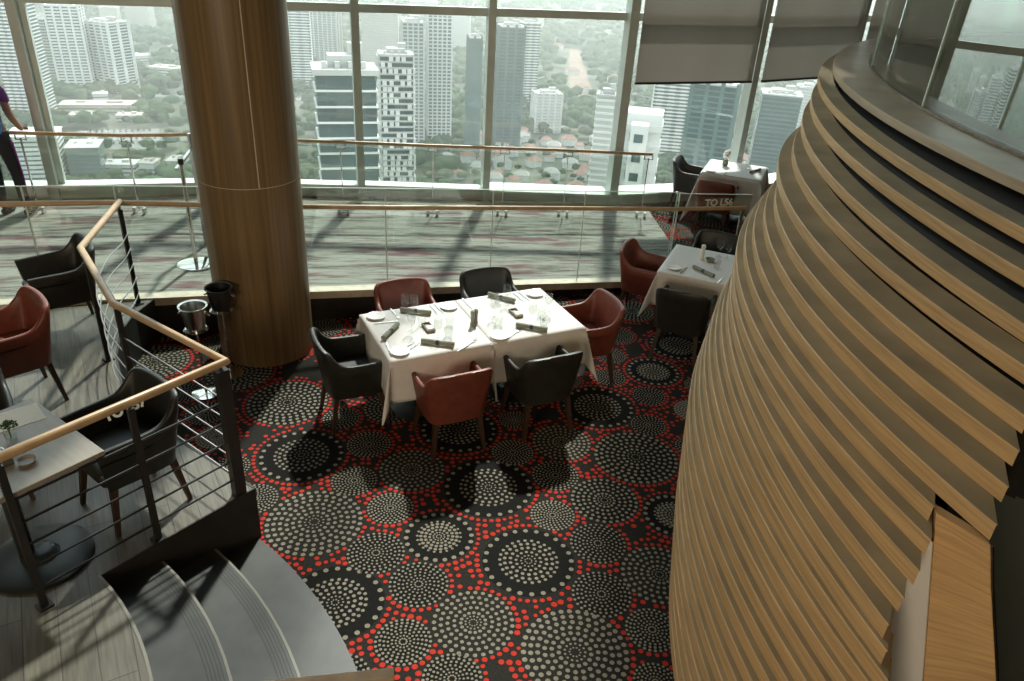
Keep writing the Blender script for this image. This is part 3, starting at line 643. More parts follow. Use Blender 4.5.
for k in range(9):
    a = k * 2.4; fm.lathe([(.0001, -.03), (.028, -.01), (.03, .01), (.0001, .035)], 8, (.03 * math.cos(a), .03 * math.sin(a), .12 + .012 * k))
fm.build('blossom', [m_white], vs)
# ---------------------------------------------------------------- railings and balustrades
def rail_seg(mb, a, b, w_=.045, h_=.045): mb.tube([a, b], w_ / 2 if w_ == h_ else w_ / 2, 14)
# handrail round the platform
H = [(-2.37, 2.80), (-1.66, 3.80), (-2.64, 4.45), (-3.32, 5.33), (-3.55, 6.42)]
rl = empty('platform_railing', (0, 0, 0), label='wooden handrail on black posts with thin steel bars enclosing the platform', cat='railing')
hr = MB(); hr.tube([(x, y, 1.40) for x, y in H], .026, 16); hr.build('handrail', [m_rail], rl)
posts = [(-2.385, 2.81, 0, .42), (-2.015, 3.345, 0, .42), (-1.69, 3.79, 1, .42), (-2.64, 4.48, 0, .42), (-3.30, 5.33, 0, .42), (-3.53, 6.36, 0, .42)]
for x, y, fat, z in posts:
    mb = MB(); wd = .075 if fat else .035
    mb.beam((x, y, z), (x, y, 1.345), wd * .7, wd, up=(.6, .8, 0)); mb.box((x, y, z + .006), (.07, .07, .012), R(55)); mb.beam((x, y, 1.33), (x, y, 1.385), .015, .015)
    mb.build('post', [m_black], rl)
def bars(pts, zs, r_=.0055, mat=None):
    mb = MB()
    for z in zs: mb.tube([(x, y, z) for x, y in pts], r_, 6)
    mb.build('rail_bars', [mat or m_rod], rl)
zs = [.42 + .13 + .145 * k for k in range(5)]
bars([(-2.385, 2.81), (-1.69, 3.79)], zs, .007, m_black); bars([(-1.69, 3.79), (-2.64, 4.48)], zs)
cv = cat_([(-2.64, 4.48, 0), (-2.98, 4.86, 0), (-3.22, 5.27, 0), (-3.38, 5.75, 0), (-3.43, 6.1, 0), (-3.50, 6.36, 0)], 5)
bars([(p.x, p.y) for p in cv], zs)
def text(s_, size, loc, rx, rz, parent, mat=m_letter, name='lettering'):
    cu = bpy.data.curves.new(name, 'FONT'); cu.body = s_; cu.size = size; cu.extrude = .002; cu.align_x = 'CENTER'; cu.offset = .003
    o = bpy.data.objects.new(name, cu); bpy.context.scene.collection.objects.link(o)
    dg = bpy.context.evaluated_depsgraph_get(); me = bpy.data.meshes.new_from_object(o.evaluated_get(dg)); bpy.data.objects.remove(o)
    me.materials.clear(); me.materials.append(mat); q = bpy.data.objects.new(name, me); C.objects.link(q)
    q.location = loc; q.rotation_euler = (rx, 0, rz); q.parent = parent; return q
text('TO L57', .07, (-2.03, 3.33, 1.325), R(60), R(54), rl)
# balustrade on the walkway curb
gl_ = empty('walkway_balustrade', (0, 0, 0), label='frameless glass balustrade with wooden handrail along the walkway curb', cat='glass balustrade')
def ledge_at(x, d=0):
    q = offs(LEDGE, d); return (x, lerp(x, [p[0] for p in q], [p[1] for p in q]))
js = [-8.2, -6.9, -5.6, -4.3, -3.62, -2.55, -1.36, -.29, .71, 1.80]
def zr(x): return zw(x) + .95 + lerp(x, [-3.6, -2.0], [.045, 0])
for a, b in zip(js[:-1], js[1:]):
    (x0, y0), (x1, y1) = ledge_at(a + .006, .03), ledge_at(b - .006, .03)
    vs_ = []
    for (x, y) in ((x0, y0), (x1, y1)):
        for dd, zz in ((0, zw(x) + .045), (0, zw(x) + 1.12), (.012, zw(x) + 1.12), (.012, zw(x) + .045)): vs_.append((x - dd * .3, y + dd, zz))
    MB().add(vs_, [(0, 1, 2, 3), (7, 6, 5, 4), (0, 4, 5, 1), (1, 5, 6, 2), (2, 6, 7, 3), (3, 7, 4, 0)]).build('glass_panel', [m_bal], gl_)
    MB().beam((x0, y0, zw(x0) + 1.121), (x1, y1, zw(x1) + 1.121), .014, .006).build('glass_edge', [m_edge], gl_)
for x in js[1:]:
    p = ledge_at(x, .03); MB().beam((p[0], p[1], zw(x) + .05), (p[0], p[1], zw(x) + 1.12), .008, .016).build('joint', [m_edge], gl_)
hx = [-8.2, -6.5, -4.67, -3.62, -2.55, -1.36, -.29, .71, 1.8, 2.66]
hp = []
for x in hx:
    p = ledge_at(min(x, 1.9), -.05); y = p[1] + (x - 1.9) * .30 if x > 1.9 else p[1]; hp.append((x, y - .0, zr(x)))
MB().tube(hp, .024, 14).build('handrail', [m_rail], gl_)
br = MB()
for x in (-2.4, -1.2, 0.0, 1.2, 1.75):
    p = ledge_at(x, -.05); br.beam((p[0], p[1], zr(x) - .01), (p[0], p[1] + .08, zr(x) - .04), .02, .012)
br.build('bracket', [m_steel], gl_)
# return panel with the floor sign
e0 = ledge_at(1.82, .03); e1 = (1.98, 9.65)
MB().beam((1.83, 8.56, .08), (1.83, 8.56, 1.14), .012, .02).build('end_joint', [m_edge], gl_)
ep = MB(); ep.add([(1.83, 8.56, .05), (2.75, 8.86, .02), (2.75, 8.86, 1.09), (1.83, 8.56, 1.14), (1.826, 8.572, .05), (2.746, 8.872, .02), (2.746, 8.872, 1.09), (1.826, 8.572, 1.14)], [(0, 1, 2, 3), (7, 6, 5, 4), (0, 4, 5, 1), (1, 5, 6, 2), (2, 6, 7, 3), (3, 7, 4, 0)])
ep.build('glass_panel', [m_bal], gl_)
MB().beam((1.83, 8.565, 1.141), (2.75, 8.865, 1.091), .014, .006).build('glass_edge', [m_edge], gl_)
MB().beam((2.64, 8.76, 0), (2.64, 8.76, .96), .035, .035).build('post', [m_steel], gl_)
text('TO L56', .115, (2.33, 8.70, .985), R(90), R(18), gl_)
# rail by the windows
g2 = empty('window_balustrade', (0, 0, 0), label='slim wooden rail on clear glass in front of the windows', cat='glass balustrade')
R1 = [(-8.6, 8.15), (-5.98, 8.55), (-4.65, 8.75), (-3.94, 9.0), (-2.76, 9.33), (-1.22, 9.86), (.65, 10.55), (1.85, 10.93)]
def r1y(x): return lerp(x, [p[0] for p in R1], [p[1] for p in R1])
MB().tube([(x, y, zw(x) + .95) for x, y in R1], .022, 12).build('handrail', [m_rail], g2)
jx = [-8.4, -7.1, -5.75, -4.62, -3.4, -2.3, -1.18, -.25, .62, 1.80]
for a, b in zip(jx[:-1], jx[1:]):
    MB().add([(a + .01, r1y(a), zw(a) + .05), (b - .01, r1y(b), zw(b) + .05), (b - .01, r1y(b), zw(b) + .90), (a + .01, r1y(a), zw(a) + .90), (a + .01, r1y(a) + .01, zw(a) + .05), (b - .01, r1y(b) + .01, zw(b) + .05), (b - .01, r1y(b) + .01, zw(b) + .90), (a + .01, r1y(a) + .01, zw(a) + .90)], [(0, 1, 2, 3), (7, 6, 5, 4), (0, 4, 5, 1), (1, 5, 6, 2), (2, 6, 7, 3), (3, 7, 4, 0)]).build('glass_panel', [m_bal], g2)
for x in jx:
    y = r1y(x); z = zw(x); mb = MB(); mb.beam((x, y, z + .05), (x, y, z + .90), .012, .02)
    for s_ in (-1, 1): mb.beam((x + s_ * .06, y, z + .87), (x + s_ * .06, y, z + .94), .012, .012); mb.box((x + s_ * .06, y, z + .04), (.035, .05, .08))
    mb.beam((x - .065, y, z + .88), (x + .065, y, z + .88), .012, .012); mb.build('clamp', [m_steel], g2)
# lower stair handrail end
r3 = empty('stair_handrail', (0, 0, 0), label='square ended wooden handrail at the foot of the steps', cat='railing')
bevel(MB().beam((-2.6, 1.62, 1.0), (-.395, 2.062, 1.0), .055, .06).build('handrail', [m_rail], r3), .004)
MB().beam((-.50, 2.015, 0.0), (-.50, 2.015, .97), .04, .04).build('post', [m_black], r3)
MB().beam((-1.3, 1.82, .015), (-1.3, 1.82, .97), .04, .04).build('post', [m_black], r3)
# ---------------------------------------------------------------- sign stand and buckets
ss = empty('sign_stand', (-3.42, 7.45, zw(-3.42)), label='chrome stand with a round base on the walkway next to the column', cat='stand')
MB().lathe([(.0001, 0.0), (.19, 0.0), (.19, .012), (.15, .022), (.03, .03), (.0001, .03)], 36).build('round_base', [m_chrome], ss)
MB().lathe([(.022, .02), (.022, 1.10)], 16).build('pole', [m_steel], ss)
ms_ = MB(); ms_.beam((-.06, .0, 1.02), (-.10, .55, 1.10), .03, .03); ms_.beam((-.10, .55, -.0), (-.12, .56, 1.25), .035, .035); ms_.build('belt_arm', [m_steel], ss)
MB().lathe([(.028, 0), (.028, .06), (.0001, .06)], 14, (0, 0, 1.08)).build('cap', [m_black], ss)
def bucket(l, x, y, mat, h):
    t = empty('ice_bucket', (x, y, 0), label=l, cat='ice bucket')
    MB().lathe([(.0001, .0), (.12, 0), (.12, .01), (.03, .03), (.0001, .03)], 30).build('stand_base', [m_chrome], t)
    MB().lathe([(.012, .02), (.012, h)], 12).build('stand_pole', [m_steel], t)
    mb = MB(); mb.lathe([(.085, h - .0), (.10, h + .012), (.085, h + .03)], 26); mb.build('stand_ring', [m_chrome], t)
    MB().lathe([(.0001, h + .012), (.075, h + .012), (.105, h + .215), (.118, h + .222), (.118, h + .23), (.100, h + .225), (.070, h + .02), (.0001, h + .02)], 30).build('bucket_bowl', [mat], t)
    for s_ in (-1, 1): MB().tube([(s_ * .10, -.02, h + .17), (s_ * .13, 0, h + .15), (s_ * .10, .02, h + .17)], .008, 8).build('handle', [m_chrome], t)
bucket('silver ice bucket on a slim chrome stand beside the column', -2.64, 5.56, m_steel, .62)
bucket('black ice bucket on a stand close against the column', -2.55, 5.90, m_black, .64)
# ---------------------------------------------------------------- platform table
pt = empty('bistro_table', (-2.645, 3.115, PZ), R(-34.5), label='brown laminate table on the platform behind the handrail', cat='table')
bevel(MB().box((0, 0, .735), (.78, .74, .03)).build('tabletop', [m_ptable], pt), .006)
MB().lathe([(.04, .02), (.04, .72)], 20).build('pedestal', [m_black], pt)
MB().lathe([(.0001, 0), (.27, 0), (.27, .02), (.24, .03), (.10, .035), (.08, .06), (.05, .07), (.0001, .07)], 44, (.03, .05, 0)).build('round_base', [m_teal], pt)
MB().box((0, 0, .70), (.5, .3, .04)).build('underframe', [m_black], pt)
TP = PZ + .7515
pp = MB().box((0, 0, .001), (.20, .28, .002)).build('placemat', [m_paper], None, (-2.735, 3.425, TP - .001), R(-45)); tag(pp, 'white paper placemat on the brown platform table', 'placemat')
pv = empty('potted_plant', (-2.63, 3.24, TP), label='tiny green plant in a glass cup on the platform table', cat='plant')
MB().lathe([(.0001, .0), (.026, 0), (.032, .055), (.028, .055), (.022, .006), (.0001, .006)], 18).build('glass_cup', [m_tumbler], pv)
lf = MB(); rn = random.Random(4)
for k in range(60):
    a, b = rn.uniform(0, 6.28), rn.uniform(-.3, 1.5); r_ = .042 * rn.uniform(.6, 1); c = Vector((r_ * math.cos(a) * math.cos(b), r_ * math.sin(a) * math.cos(b), .085 + r_ * math.sin(b) * .8))
    d = Vector((rn.uniform(-1, 1), rn.uniform(-1, 1), rn.uniform(-.3, 1))).normalized() * .012; e = d.cross(Vector((rn.random(), .3, 1))).normalized() * .009
    lf.add([c - d, c + e, c + d, c - e, c + Vector((0, 0, .004))], [(0, 1, 4), (1, 2, 4), (2, 3, 4), (3, 0, 4), (3, 2, 1, 0)])
lf.build('foliage', [m_green], pv); MB().tube([(0, 0, .01), (0, 0, .08)], .004, 6).build('stem', [m_green], pv)
sbx = empty('sugar_caddy', (-2.565, 3.045, TP), R(-34), label='silver metal caddy at the near corner of the platform table', cat='caddy')
cx_ = MB(); cx_.box((0, 0, .003), (.11, .08, .006))
for s_ in (-1, 1): cx_.box((0, s_ * .038, .025), (.11, .004, .05)); cx_.box((s_ * .053, 0, .025), (.004, .072, .05))
cx_.build('metal_box', [m_steel], sbx); MB().box((0, 0, .028), (.09, .06, .044)).build('sachet_row', [m_paper], sbx)
sdh = MB().lathe([(.0001, .004), (.032, .006), (.045, .02), (.048, .02), (.035, 0), (.0001, 0)], 20).build('small_dish', [m_ptable], None, (-2.44, 3.06, TP)); tag(sdh, 'small brown dish near the handrail on the platform table', 'dish')
# ---------------------------------------------------------------- person at the window rail
def person():
    t = empty('person', (-5.96, 8.48, zw(-5.96)), label='person in purple shirt and dark leggings leaning on the window rail', cat='person')
    skin = pbr('skin', (.30, .15, .09), .6, var=.05); shirt = pbr('purple_shirt', (.12, .025, .16), .8); legg = pbr('leggings', (.012, .010, .016), .7); blue = pbr('blue_bag', (.01, .22, .55), .5, var=.6, scale=9); hair = pbr('hair', (.012, .009, .007), .6); shoe = pbr('shoe', (.03, .03, .03), .6); stripe = pbr('purple_stripe', (.20, .03, .26), .8)
    def skinned(name, verts, edges, radii, mat, root=0, sub=2, parent=t):
        me = bpy.data.meshes.new(name); me.from_pydata(verts, edges, []); o = bpy.data.objects.new(name, me); C.objects.link(o); o.parent = parent
        me.materials.append(mat); s_ = o.modifiers.new('skin', 'SKIN'); 
        for v, r_ in zip(me.skin_vertices[0].data, radii): v.radius = r_ if isinstance(r_, tuple) else (r_, r_)
        me.skin_vertices[0].data[root].use_root = True; s_.use_smooth_shade = True
        q = o.modifiers.new('sub', 'SUBSURF'); q.levels = sub; q.render_levels = sub; return o
    # facing the window (+y), leaning a little
    body = skinned('body', [(0, 0, .95), (0, .0, 1.12), (0, .03, 1.33), (0, .05, 1.47), (0, .07, 1.54), (0, .10, 1.66), (0, .10, 1.74), (-.10, 0, .90), (-.11, .03, .50), (-.12, 0, .10), (-.12, .10, .05), (.10, 0, .90), (.12, .04, .50), (.15, 0, .10), (.15, .10, .05), (-.19, .05, 1.42), (-.25, .10, 1.16), (-.20, .28, 1.02), (.19, .05, 1.42), (.225, .05, 1.16), (.20, .20, .98), (.19, .26, .955)],
        [(0, 1), (1, 2), (2, 3), (3, 4), (4, 5), (5, 6), (0, 7), (7, 8), (8, 9), (9, 10), (0, 11), (11, 12), (12, 13), (13, 14), (3, 15), (15, 16), (16, 17), (3, 18), (18, 19), (19, 20), (20, 21)],
        [(.14, .11), (.125, .10), (.15, .11), (.12, .08), .055, (.085, .10), .07, .088, .058, .042, .04, .088, .058, .042, .04, .052, .042, .03, .052, .042, .03, .028], skin)
    skinned('shirt', [(0, 0, .90), (0, 0, 1.12), (0, .03, 1.33), (0, .05, 1.46), (-.19, .05, 1.43), (-.23, .08, 1.27), (.19, .05, 1.43), (.225, .06, 1.27)], [(0, 1), (1, 2), (2, 3), (3, 4), (4, 5), (3, 6), (6, 7)], [(.155, .13), (.14, .118), (.165, .128), (.13, .09), .062, .056, .062, .056], shirt)
    skinned('leggings', [(0, 0, 1.07), (0, 0, .94), (-.10, 0, .86), (-.11, .03, .50), (-.12, 0, .12), (.10, 0, .86), (.12, .04, .50), (.15, 0, .12)], [(0, 1), (1, 2), (2, 3), (3, 4), (1, 5), (5, 6), (6, 7)], [(.148, .12), (.14, .125), .096, .066, .05, .096, .066, .05], legg)
    MB().tube([(.20, -.0, .88), (.19, .04, .50), (.205, 0, .13)], [.012, .010, .008], 8).build('side_stripe', [stripe], t)
    for sx_ in (-.12, .15): skinned('shoe', [(sx_, -.05, .04), (sx_, .06, .045), (sx_, .17, .035)], [(0, 1), (1, 2)], [(.042, .042), (.046, .045), (.038, .03)], shoe)
    skinned('hair', [(0, .06, 1.60), (0, .08, 1.70), (0, .10, 1.77)], [(0, 1), (1, 2)], [(.07, .06), (.098, .10), (.07, .07)], hair)
    fm_ = MB()
    for k in range(4): fm_.tube([(.17 + k * .012, .27, .965), (.168 + k * .012, .31, .97), (.168 + k * .012, .335, .945), (.168 + k * .012, .33, .925)], [.009, .009, .008, .007], 6)
    fm_.tube([(.165, .26, .955), (.155, .30, .94)], [.010, .008], 6); fm_.build('fingers', [skin], t)
    bgm = MB().lathe([(.0001, 0), (.11, .01), (.14, .08), (.13, .22), (.09, .32), (.0001, .34)], 20)
    bg_ = bgm.build('shoulder_bag', [blue], None, (-5.84, 8.26, zw(-5.98) + 1.0)); bg_.scale = (.9, .45, 1.3); tag(bg_, 'bright blue bag slung behind the hip of the person', 'bag')
    t.rotation_euler = (0, R(-2.2), 0)
    return t
person()
# ---------------------------------------------------------------- the city below
GZ = -200.0
m_ground = pbr('city_ground', (.09, .10, .07), .95, var=.45, scale=.012)
m_tree = pbr('tree_foliage', (.045, .068, .035), .95, var=.45, scale=.03, spec=.1)
m_road = pbr('asphalt', (.19, .19, .18), .9, var=.1, scale=.05)
m_conc = pbr('pale_concrete', (.42, .42, .40), .8, var=.08, scale=.05)
m_conc2 = pbr('beige_concrete', (.36, .335, .29), .8, var=.08, scale=.05)
m_teal_f = pbr('teal_facade', (.11, .155, .15), .25, var=.2, scale=.06)
m_glaz = pbr('dark_glazing', (.07, .10, .10), .2, var=.3, scale=.08)
m_roofr = pbr('red_roof', (.26, .15, .115), .9, var=.2, scale=.3)
m_roofg = pbr('grey_roof', (.30, .29, .27), .9, var=.15, scale=.1)
m_whitew = pbr('white_render', (.58, .58, .56), .8, var=.05, scale=.1)
m_soil = pbr('red_soil', (.24, .17, .13), .95, var=.2, scale=.02)
tag(MB().add([(-4500, -300, GZ), (4500, -300, GZ), (7000, 9000, GZ), (-7000, 9000, GZ)], [(0, 1, 2, 3)]).build('city_ground', [m_ground]), 'hazy green ground plain of the city far below the windows', kind='structure')
def tower(lab, x, y, wd, zt, rot=0, dp=None, core=None, band=None, fl=3.4, piers=0, balc=0, crown=True, check=False, bh=.34):
    dp = dp or wd * .8; h = zt - GZ; r_ = random.Random(int(x * 7 + y)); core = core or m_glaz; band = band or m_conc
    t = empty('tower_block', (x, y, GZ), R(rot), label=lab, cat='building')
    MB().box((0, 0, h / 2), (wd, dp, h)).build('glazed_core', [core], t)
    nfl = int(h / fl); n0 = max(0, nfl - 60); b = MB()
    for k in range(n0, nfl + 1):
        b.box((0, 0, k * fl), (wd + .8, dp + .8, fl * bh))
        for j in range(balc):
            xx = -wd / 2 + (j + .5) * wd / balc; b.box((xx, -dp / 2 - .7, k * fl + .3), (wd / balc * .55, 1.6, 1.3)); b.box((xx, -dp / 2 - .9, k * fl - .4), (wd / balc * .6, 2.0, .4))
    b.build('floor_band', [band], t)
    if piers:
        p = MB()
        for j in range(piers + 1):
            xx = -wd / 2 + j * wd / piers; p.box((xx, -dp / 2 - .4, h / 2 + 1), (wd / piers * .28, 1.0, h + 2)); p.box((xx, dp / 2 + .4, h / 2 + 1), (wd / piers * .28, 1.0, h + 2))
        for j in range(3):
            yy = -dp / 2 + j * dp / 2; p.box((-wd / 2 - .4, yy, h / 2 + 1), (1.0, dp * .14, h + 2)); p.box((wd / 2 + .4, yy, h / 2 + 1), (1.0, dp * .14, h + 2))
        p.build('pier', [band], t)
    if check:
        c = MB()
        for k in range(n0, nfl):
            for j in range(5):
                if r_.random() < .62: c.box((-wd / 2 + (j + .5) * wd / 5 + r_.uniform(-.6, .6), -dp / 2 - .9, (k + .5) * fl), (wd / 5 * .62, 1.8, fl * .72))
            for j in range(4):
                if r_.random() < .55: c.box((wd / 2 + .7, -dp / 2 + (j + .5) * dp / 4, (k + .5) * fl), (1.6, dp / 4 * .6, fl * .7)); c.box((-wd / 2 - .7, -dp / 2 + (j + .5) * dp / 4, (k + .5) * fl), (1.6, dp / 4 * .6, fl * .7))
        c.build('balcony_box', [m_whitew], t)
    if crown:
        c = MB(); c.box((0, 0, h + 1.5), (wd * .55, dp * .5, 4)); c.box((wd * .2, dp * .1, h + 4), (wd * .25, dp * .25, 4)); c.box((0, 0, h + .3), (wd + 1.4, dp + 1.4, 1.2))
        for k in range(4): c.box((-wd * .35 + k * wd * .22, -dp * .36, h + 1.4), (wd * .08, dp * .1, 2.0))
        c.build('roof_plant', [m_conc], t)
    return t
tower('white banded tower at the far side of the leftmost window', -527, 821, 35, -78, 10, band=m_whitew, balc=5)
tower('beige tower standing behind the leftmost white tower', -604, 989, 20, -122, 5, band=m_conc2)
tower('tall white apartment tower with bright piers, first of the joined pair', -552, 959, 36, -101, 18, band=m_whitew, balc=4, piers=4)
tower('lower half of the joined pair of white apartment towers', -518, 982, 40, -120, -20, band=m_whitew, balc=4, piers=4)
tower('far beige tower above the joined white pair', -730, 1408, 28, -150, 15, band=m_conc2, core=m_conc)
tower('wide far beige tower beyond the parkland', -711, 1478, 40, -146, 5, band=m_conc2, core=m_conc)
tower('white tower with dark slots right of the column', -303, 1066, 26, -98, 12, band=m_whitew, core=m_glaz, balc=2)
tower('grey striped tower seen over the dark near tower', -317, 1253, 42, -116, 0, band=m_conc, core=m_glaz, piers=6)
tower('dark glass tower close below with white balcony slabs', -43, 185, 13.5, -27, 17, dp=10, band=m_whitew, core=m_glaz, fl=3.6, bh=.13, piers=0)
tower('chequered tower of scattered white balcony boxes', -79, 473, 19, -64, 14, band=m_conc, core=m_glaz, check=True)
tower('hazy beige tower behind the chequered one', -222, 1202, 52, -112, 8, band=m_conc2, core=m_conc)
tower('tall teal and white tower, first of the twin pair', -113, 777, 20, -78, 12, band=m_conc, core=m_teal_f, piers=4)
tower('tall white ribbed tower, second of the twin pair', -90, 799, 23, -72, 12, band=m_whitew, core=m_teal_f, piers=5)
tower('very slender teal tower beside the central mullion', -52, 758, 13, -86, 8, band=m_teal_f, core=m_teal_f, piers=2)
tower('teal tower with stepped white crown right of the central mullion', -20, 814, 26, -80, 8, band=m_teal_f, core=m_glaz, piers=3)
tower('white balconied tower directly behind the crowned teal tower', -2, 1043, 24, -98, 12, band=m_whitew, balc=3)
tower('small white block alone among trees', 23, 899, 30, -157, 14, dp=22, band=m_whitew, core=m_conc, piers=4)
tower('slim white striped tower left of the thick mullion', 44, 428, 11, -72, -8, band=m_whitew, core=m_conc)
tower('large plain white tower with dark slots close behind the thick mullion', 39, 257, 12.5, -46, -10, dp=11, band=m_whitew, core=m_whitew, fl=6.5, crown=False)
tower('pale striped tower below the first roller shade', 143, 787, 34, -115, -6, band=m_whitew, core=m_glaz, balc=3)
tower('teal glass block between striped tower and double mullion', 120, 506, 28, -74, -16, band=m_teal_f, core=m_glaz, piers=3)
tower('teal tower behind the low white block beyond the double mullion', 205, 640, 30, -100, -12, band=m_teal_f, core=m_glaz)
tower('small white towers group far beyond the double mullion', 300, 848, 26, -125, -20, band=m_whitew, core=m_conc, balc=2)
tower('far slab tower at the top of the central window', -250, 1900, 60, -150, 3, band=m_conc2, core=m_conc)
tower('far white tower beyond the twin pair', -130, 1500, 36, -128, 3, band=m_whitew, core=m_conc)
tower('far pale tower above the thick mullion', 420, 1700, 50, -130, 3, band=m_whitew, core=m_conc)
# dark slots on the near white tower
sl = empty('lift_lobby_tower', (36.5, 246, GZ), R(-10), label='dark window strip of the annex to the plain white tower', cat='building')
mb = MB()
mb.box((0, 0, 76), (5.5, 6, 152)); mb.build('white_shaft', [m_whitew], sl)
mb = MB()
for k in range(18): mb.box((0, -3.1, 148 - k * 6.2), (2.8, .4, 2.6)); mb.box((-2.85, 0, 148 - k * 6.2), (.3, 3, 2.6))
mb.build('window_slot', [m_glaz], sl)
def block(lab, x, y, wd, dp, h, rot, wall=None, roof=None, name='low_building', group=None):
    t = empty(name, (x, y, GZ), R(rot), label=lab, cat='building')
    if group: t['group'] = group
    mb = MB(); mb.box((0, 0, h / 2), (wd, dp, h)); mb.build('walls', [wall or m_conc], t)
    mb = MB(); mb.box((0, 0, h + .4), (wd + 1.5, dp + 1.5, .8)); mb.box((wd * .2, 0, h + 1.8), (wd * .2, dp * .3, 2.4)); mb.box((-wd * .25, dp * .1, h + 1.4), (wd * .12, dp * .25, 1.6)); mb.build('roof', [roof or m_conc], t)
    mb = MB()
    for k in range(max(1, int(h / 3.6))): mb.box((0, 0, 1.8 + k * 3.6), (wd + .3, dp + .3, 1.3))
    mb.build('window_strip', [m_glaz], t); return t
block('long low building with flat beige roof beside the car park', -477, 862, 78, 26, 9, 16, m_conc2, m_conc2)
block('short annexe in front of the long beige building', -469, 812, 26, 16, 8, 16, m_conc2, m_conc2)
block('second annexe near the long beige building', -425, 822, 24, 16, 8, 16, m_conc2, m_conc2)
block('small white villa above the long beige building', -503, 913, 16, 12, 9, 30, m_whitew, m_whitew)
block('white terraced building seen below the window rail at the far side', -390, 600, 34, 30, 42, 20, m_whitew, m_whitew)
block('teal and white block beside the leaning mullion', -362, 618, 24, 26, 30, 18, m_teal_f, m_whitew)
block('white building with curved forecourt below the rail', -343, 632, 28, 16, 12, 10, m_whitew, m_conc)
block('small stepped white building beyond the forecourt building', -318, 634, 12, 16, 14, 5, m_whitew, m_roofg)
block('stepped grey building near the stand', -296, 640, 14, 18, 16, 5, m_conc, m_roofg)
block('white row building on the wooded hillside', -600, 1180, 60, 20, 10, 30, m_whitew, m_whitew)
block('pale school building among trees', -500, 1093, 44, 26, 12, -10, m_whitew, m_conc2)
block('low white building with wide flat roof beyond the double mullion', 118, 372, 30, 26, 76, -18, m_whitew, m_whitew)
block('white slab beneath the wide flat roofed building', 104, 330, 26, 18, 46, -18, m_whitew, m_conc)
# red-roofed houses: each its own
hr_ = random.Random(11)
def house():
    t = empty('house', label='small house with a reddish hipped roof in the dense estate below the middle windows', cat='house', group='red-roofed houses in the estate below the middle windows')
    MB().box((0, 0, 3), (11, 9, 6)).build('walls', [m_whitew], t)
    MB().add([(-6.2, -5.2, 6), (6.2, -5.2, 6), (6.2, 5.2, 6), (-6.2, 5.2, 6), (-2.2, 0, 9.6), (2.2, 0, 9.6)], [(0, 1, 5, 4), (1, 2, 5), (2, 3, 4, 5), (3, 0, 4), (3, 2, 1, 0)]).build('roof', [m_roofr], t)
    return t
h0 = house(); h1 = copy_tree(h0); h1.children[0]
for ch in h1.children:
    if ch.name.startswith('roof'): ch.data = ch.data.copy(); ch.data.materials[0] = m_roofg
used = False; cnt = 0; spots = []
hr_tries = 0
while len(spots) < 58 and hr_tries < 5000:
    hr_tries += 1; x, y = hr_.uniform(-60, 130), hr_.uniform(640, 870)
    if abs(x - 35) < 18 and y > 840: continue
    if all((x - a) ** 2 + (y - b) ** 2 > 15.5 ** 2 for a, b in spots): spots.append((x, y))
hs = []
for i, (x, y) in enumerate(spots):
    src = h0 if hr_.random() < .7 else h1
    if not hs: o = h0
    else: o = copy_tree(src)
    o.location = (x, y, GZ); o.rotation_euler.z = hr_.uniform(-.4, .4) + .3; s_ = hr_.uniform(.9, 1.4); o.scale = (s_, s_, s_ * .9); hs.append(o)
for o in hs[1:]: pass
h1['label'] = 'grey-roofed house at the edge of the dense estate'; h1.location = (-75, 742, GZ); del h1['group']
spots2 = []
while len(spots2) < 16:
    x, y = hr_.uniform(165, 240), hr_.uniform(755, 900)
    if all((x - a) ** 2 + (y - b) ** 2 > 15 ** 2 for a, b in spots2): spots2.append((x, y))
for x, y in spots2:
    o = copy_tree(h0 if hr_.random() < .6 else h1); o['label'] = 'small pinkish roofed house seen beside the farthest armchair'; o['group'] = 'pinkish houses beyond the farthest armchair'; o.location = (x, y, GZ); o.rotation_euler.z = hr_.uniform(-.5, .5); o.scale = (1.2, 1.2, 1.1)
for i in range(46):
    x, y = hr_.uniform(-120, 560), hr_.uniform(1150, 2300)
    o = copy_tree(h0 if hr_.random() < .45 else h1); o['label'] = 'tiny distant house scattered on the wooded slope near the top of the view'; o['group'] = 'distant houses on the wooded slope'; o.location = (x, y, GZ); o.rotation_euler.z = hr_.uniform(-.6, .6); o.scale = (1.9, 1.6, 1.3)
for i in range(22):
    x, y = hr_.uniform(-760, -420), hr_.uniform(1020, 1500)
    o = copy_tree(h1); o['label'] = 'white low house between trees behind the joined white towers'; o['group'] = 'low houses behind the joined white towers'; o.location = (x, y, GZ); o.rotation_euler.z = hr_.uniform(-.6, .6); o.scale = (1.9, 1.6, 1.3)
# roads, car park, cars
def slab(name, lab, poly, mat, z=.25): tag(MB().prism(poly, GZ, GZ + z).build(name, [mat]), lab, kind='structure')
slab('road_carpark', 'pale asphalt car park beyond the walkway rail', [(-455, 770), (-385, 800), (-350, 722), (-424, 700)], m_road, .5)
slab('road_main', 'grey road between the parkland and the buildings', [(-700, 905), (-380, 985), (-120, 1010), (-120, 998), (-380, 972), (-700, 890)], m_road, .5)
slab('road_estate', 'curving estate road below the middle windows', [(-80, 880), (60, 935), (160, 1010), (164, 1000), (64, 922), (-78, 868)], m_road, .6)
slab('road_soil', 'strip of bare red soil cut through the trees', [(60, 1120), (96, 1140), (98, 1640), (80, 1640)], m_soil, .5)
car_m = [m_whitew, m_roofr, m_glaz, m_roofg]
def car(k):
    t = empty('car', label='parked car in the pale car park', cat='car', group='cars in the pale car park')
    bevel(MB().box((0, 0, .75), (4.4, 1.9, .8)).build('car_body', [car_m[k]], t), .2); MB().box((-.2, 0, 1.35), (2.2, 1.7, .6)).build('cabin', [m_glaz], t); return t
cars = [car(k) for k in range(4)]; n = 0
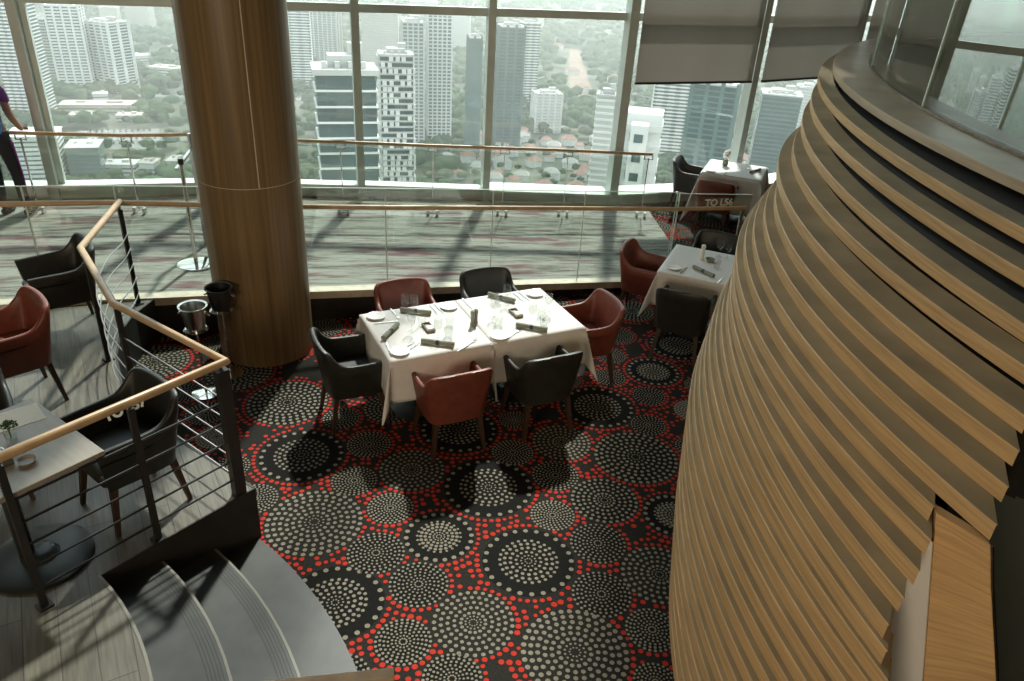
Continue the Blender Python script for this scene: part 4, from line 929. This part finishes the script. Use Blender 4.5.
for row in range(4):
    for k in range(12):
        src = cars[hr_.randrange(4)] if n >= 4 else cars[n]
        o = src if n < 4 else copy_tree(src)
        fx = -446 + k * 5.2 + row * 9; fy = 766 + k * 2.0 - row * 14.5; o.location = (fx, fy, GZ + .5); o.rotation_euler.z = R(112); n += 1
        o.scale = (1.15, 1.15, 1.15)
# trees
def trees():
    rn = random.Random(5); mb = MB()
    blocked = [(-477, 862, 46), (-469, 812, 18), (-425, 822, 18), (-503, 913, 12), (-390, 600, 26), (-362, 618, 18), (-343, 632, 22), (-318, 634, 12), (-296, 640, 12), (-500, 1093, 28), (-410, 750, 46), (-600, 1180, 34)]
    ico = [(0, 0, 1), (.89, 0, .45), (.28, .85, .45), (-.72, .53, .45), (-.72, -.53, .45), (.28, -.85, .45), (.72, .53, -.45), (-.28, .85, -.45), (-.89, 0, -.45), (-.28, -.85, -.45), (.72, -.53, -.45)]
    fc = [(0, 1, 2), (0, 2, 3), (0, 3, 4), (0, 4, 5), (0, 5, 1), (1, 6, 2), (2, 7, 3), (3, 8, 4), (4, 9, 5), (5, 10, 1), (6, 7, 2), (7, 8, 3), (8, 9, 4), (9, 10, 5), (10, 6, 1)]
    n = 0
    while n < 10500:
        y = 520 * (7.5 ** rn.random()); x = rn.uniform(-1.0, .75) * y * .95
        if any((x - a) ** 2 + (y - b) ** 2 < c * c for a, b, c in blocked): continue
        es = (-62 < x < 130 and 640 < y < 872) or (165 < x < 240 and 755 < y < 900)
        if es and rn.random() < .72: continue
        if 55 < x < 100 and 1120 < y < 1640: continue
        s_ = rn.uniform(4.5, 9) * (.75 + y / 1800) * (.55 if es else 1)
        if math.sin(x * .008 + 1) * math.sin(y * .006) > .8 and rn.random() < .6: continue
        mb.add([(x + v[0] * s_ * rn.uniform(.75, 1.2), y + v[1] * s_ * rn.uniform(.75, 1.2), GZ + 4 + (v[2] * .7 + .6) * s_ * rn.uniform(.8, 1.1)) for v in ico], fc, 0, True); n += 1
    tag(mb.build('tree_canopy', [m_tree], ang=180), 'dense green tree canopy spreading between the city buildings', 'trees', kind='stuff')
trees()
# sunlit haze hanging over the city
def haze():
    m = bpy.data.materials.new('haze'); m.use_nodes = True; t = m.node_tree; t.nodes.clear(); o = t.nodes.new('ShaderNodeOutputMaterial'); v = t.nodes.new('ShaderNodeVolumeScatter')
    v.inputs['Color'].default_value = (.93, .96, .93, 1); v.inputs['Density'].default_value = .00034; v.inputs['Anisotropy'].default_value = .2; t.links.new(v.outputs[0], o.inputs['Volume'])
    h = MB().box((0, 3650, -102), (9000, 6600, 186)).build('city_haze', [m]); tag(h, 'thin pale haze lying over the whole city', kind='stuff')
haze()
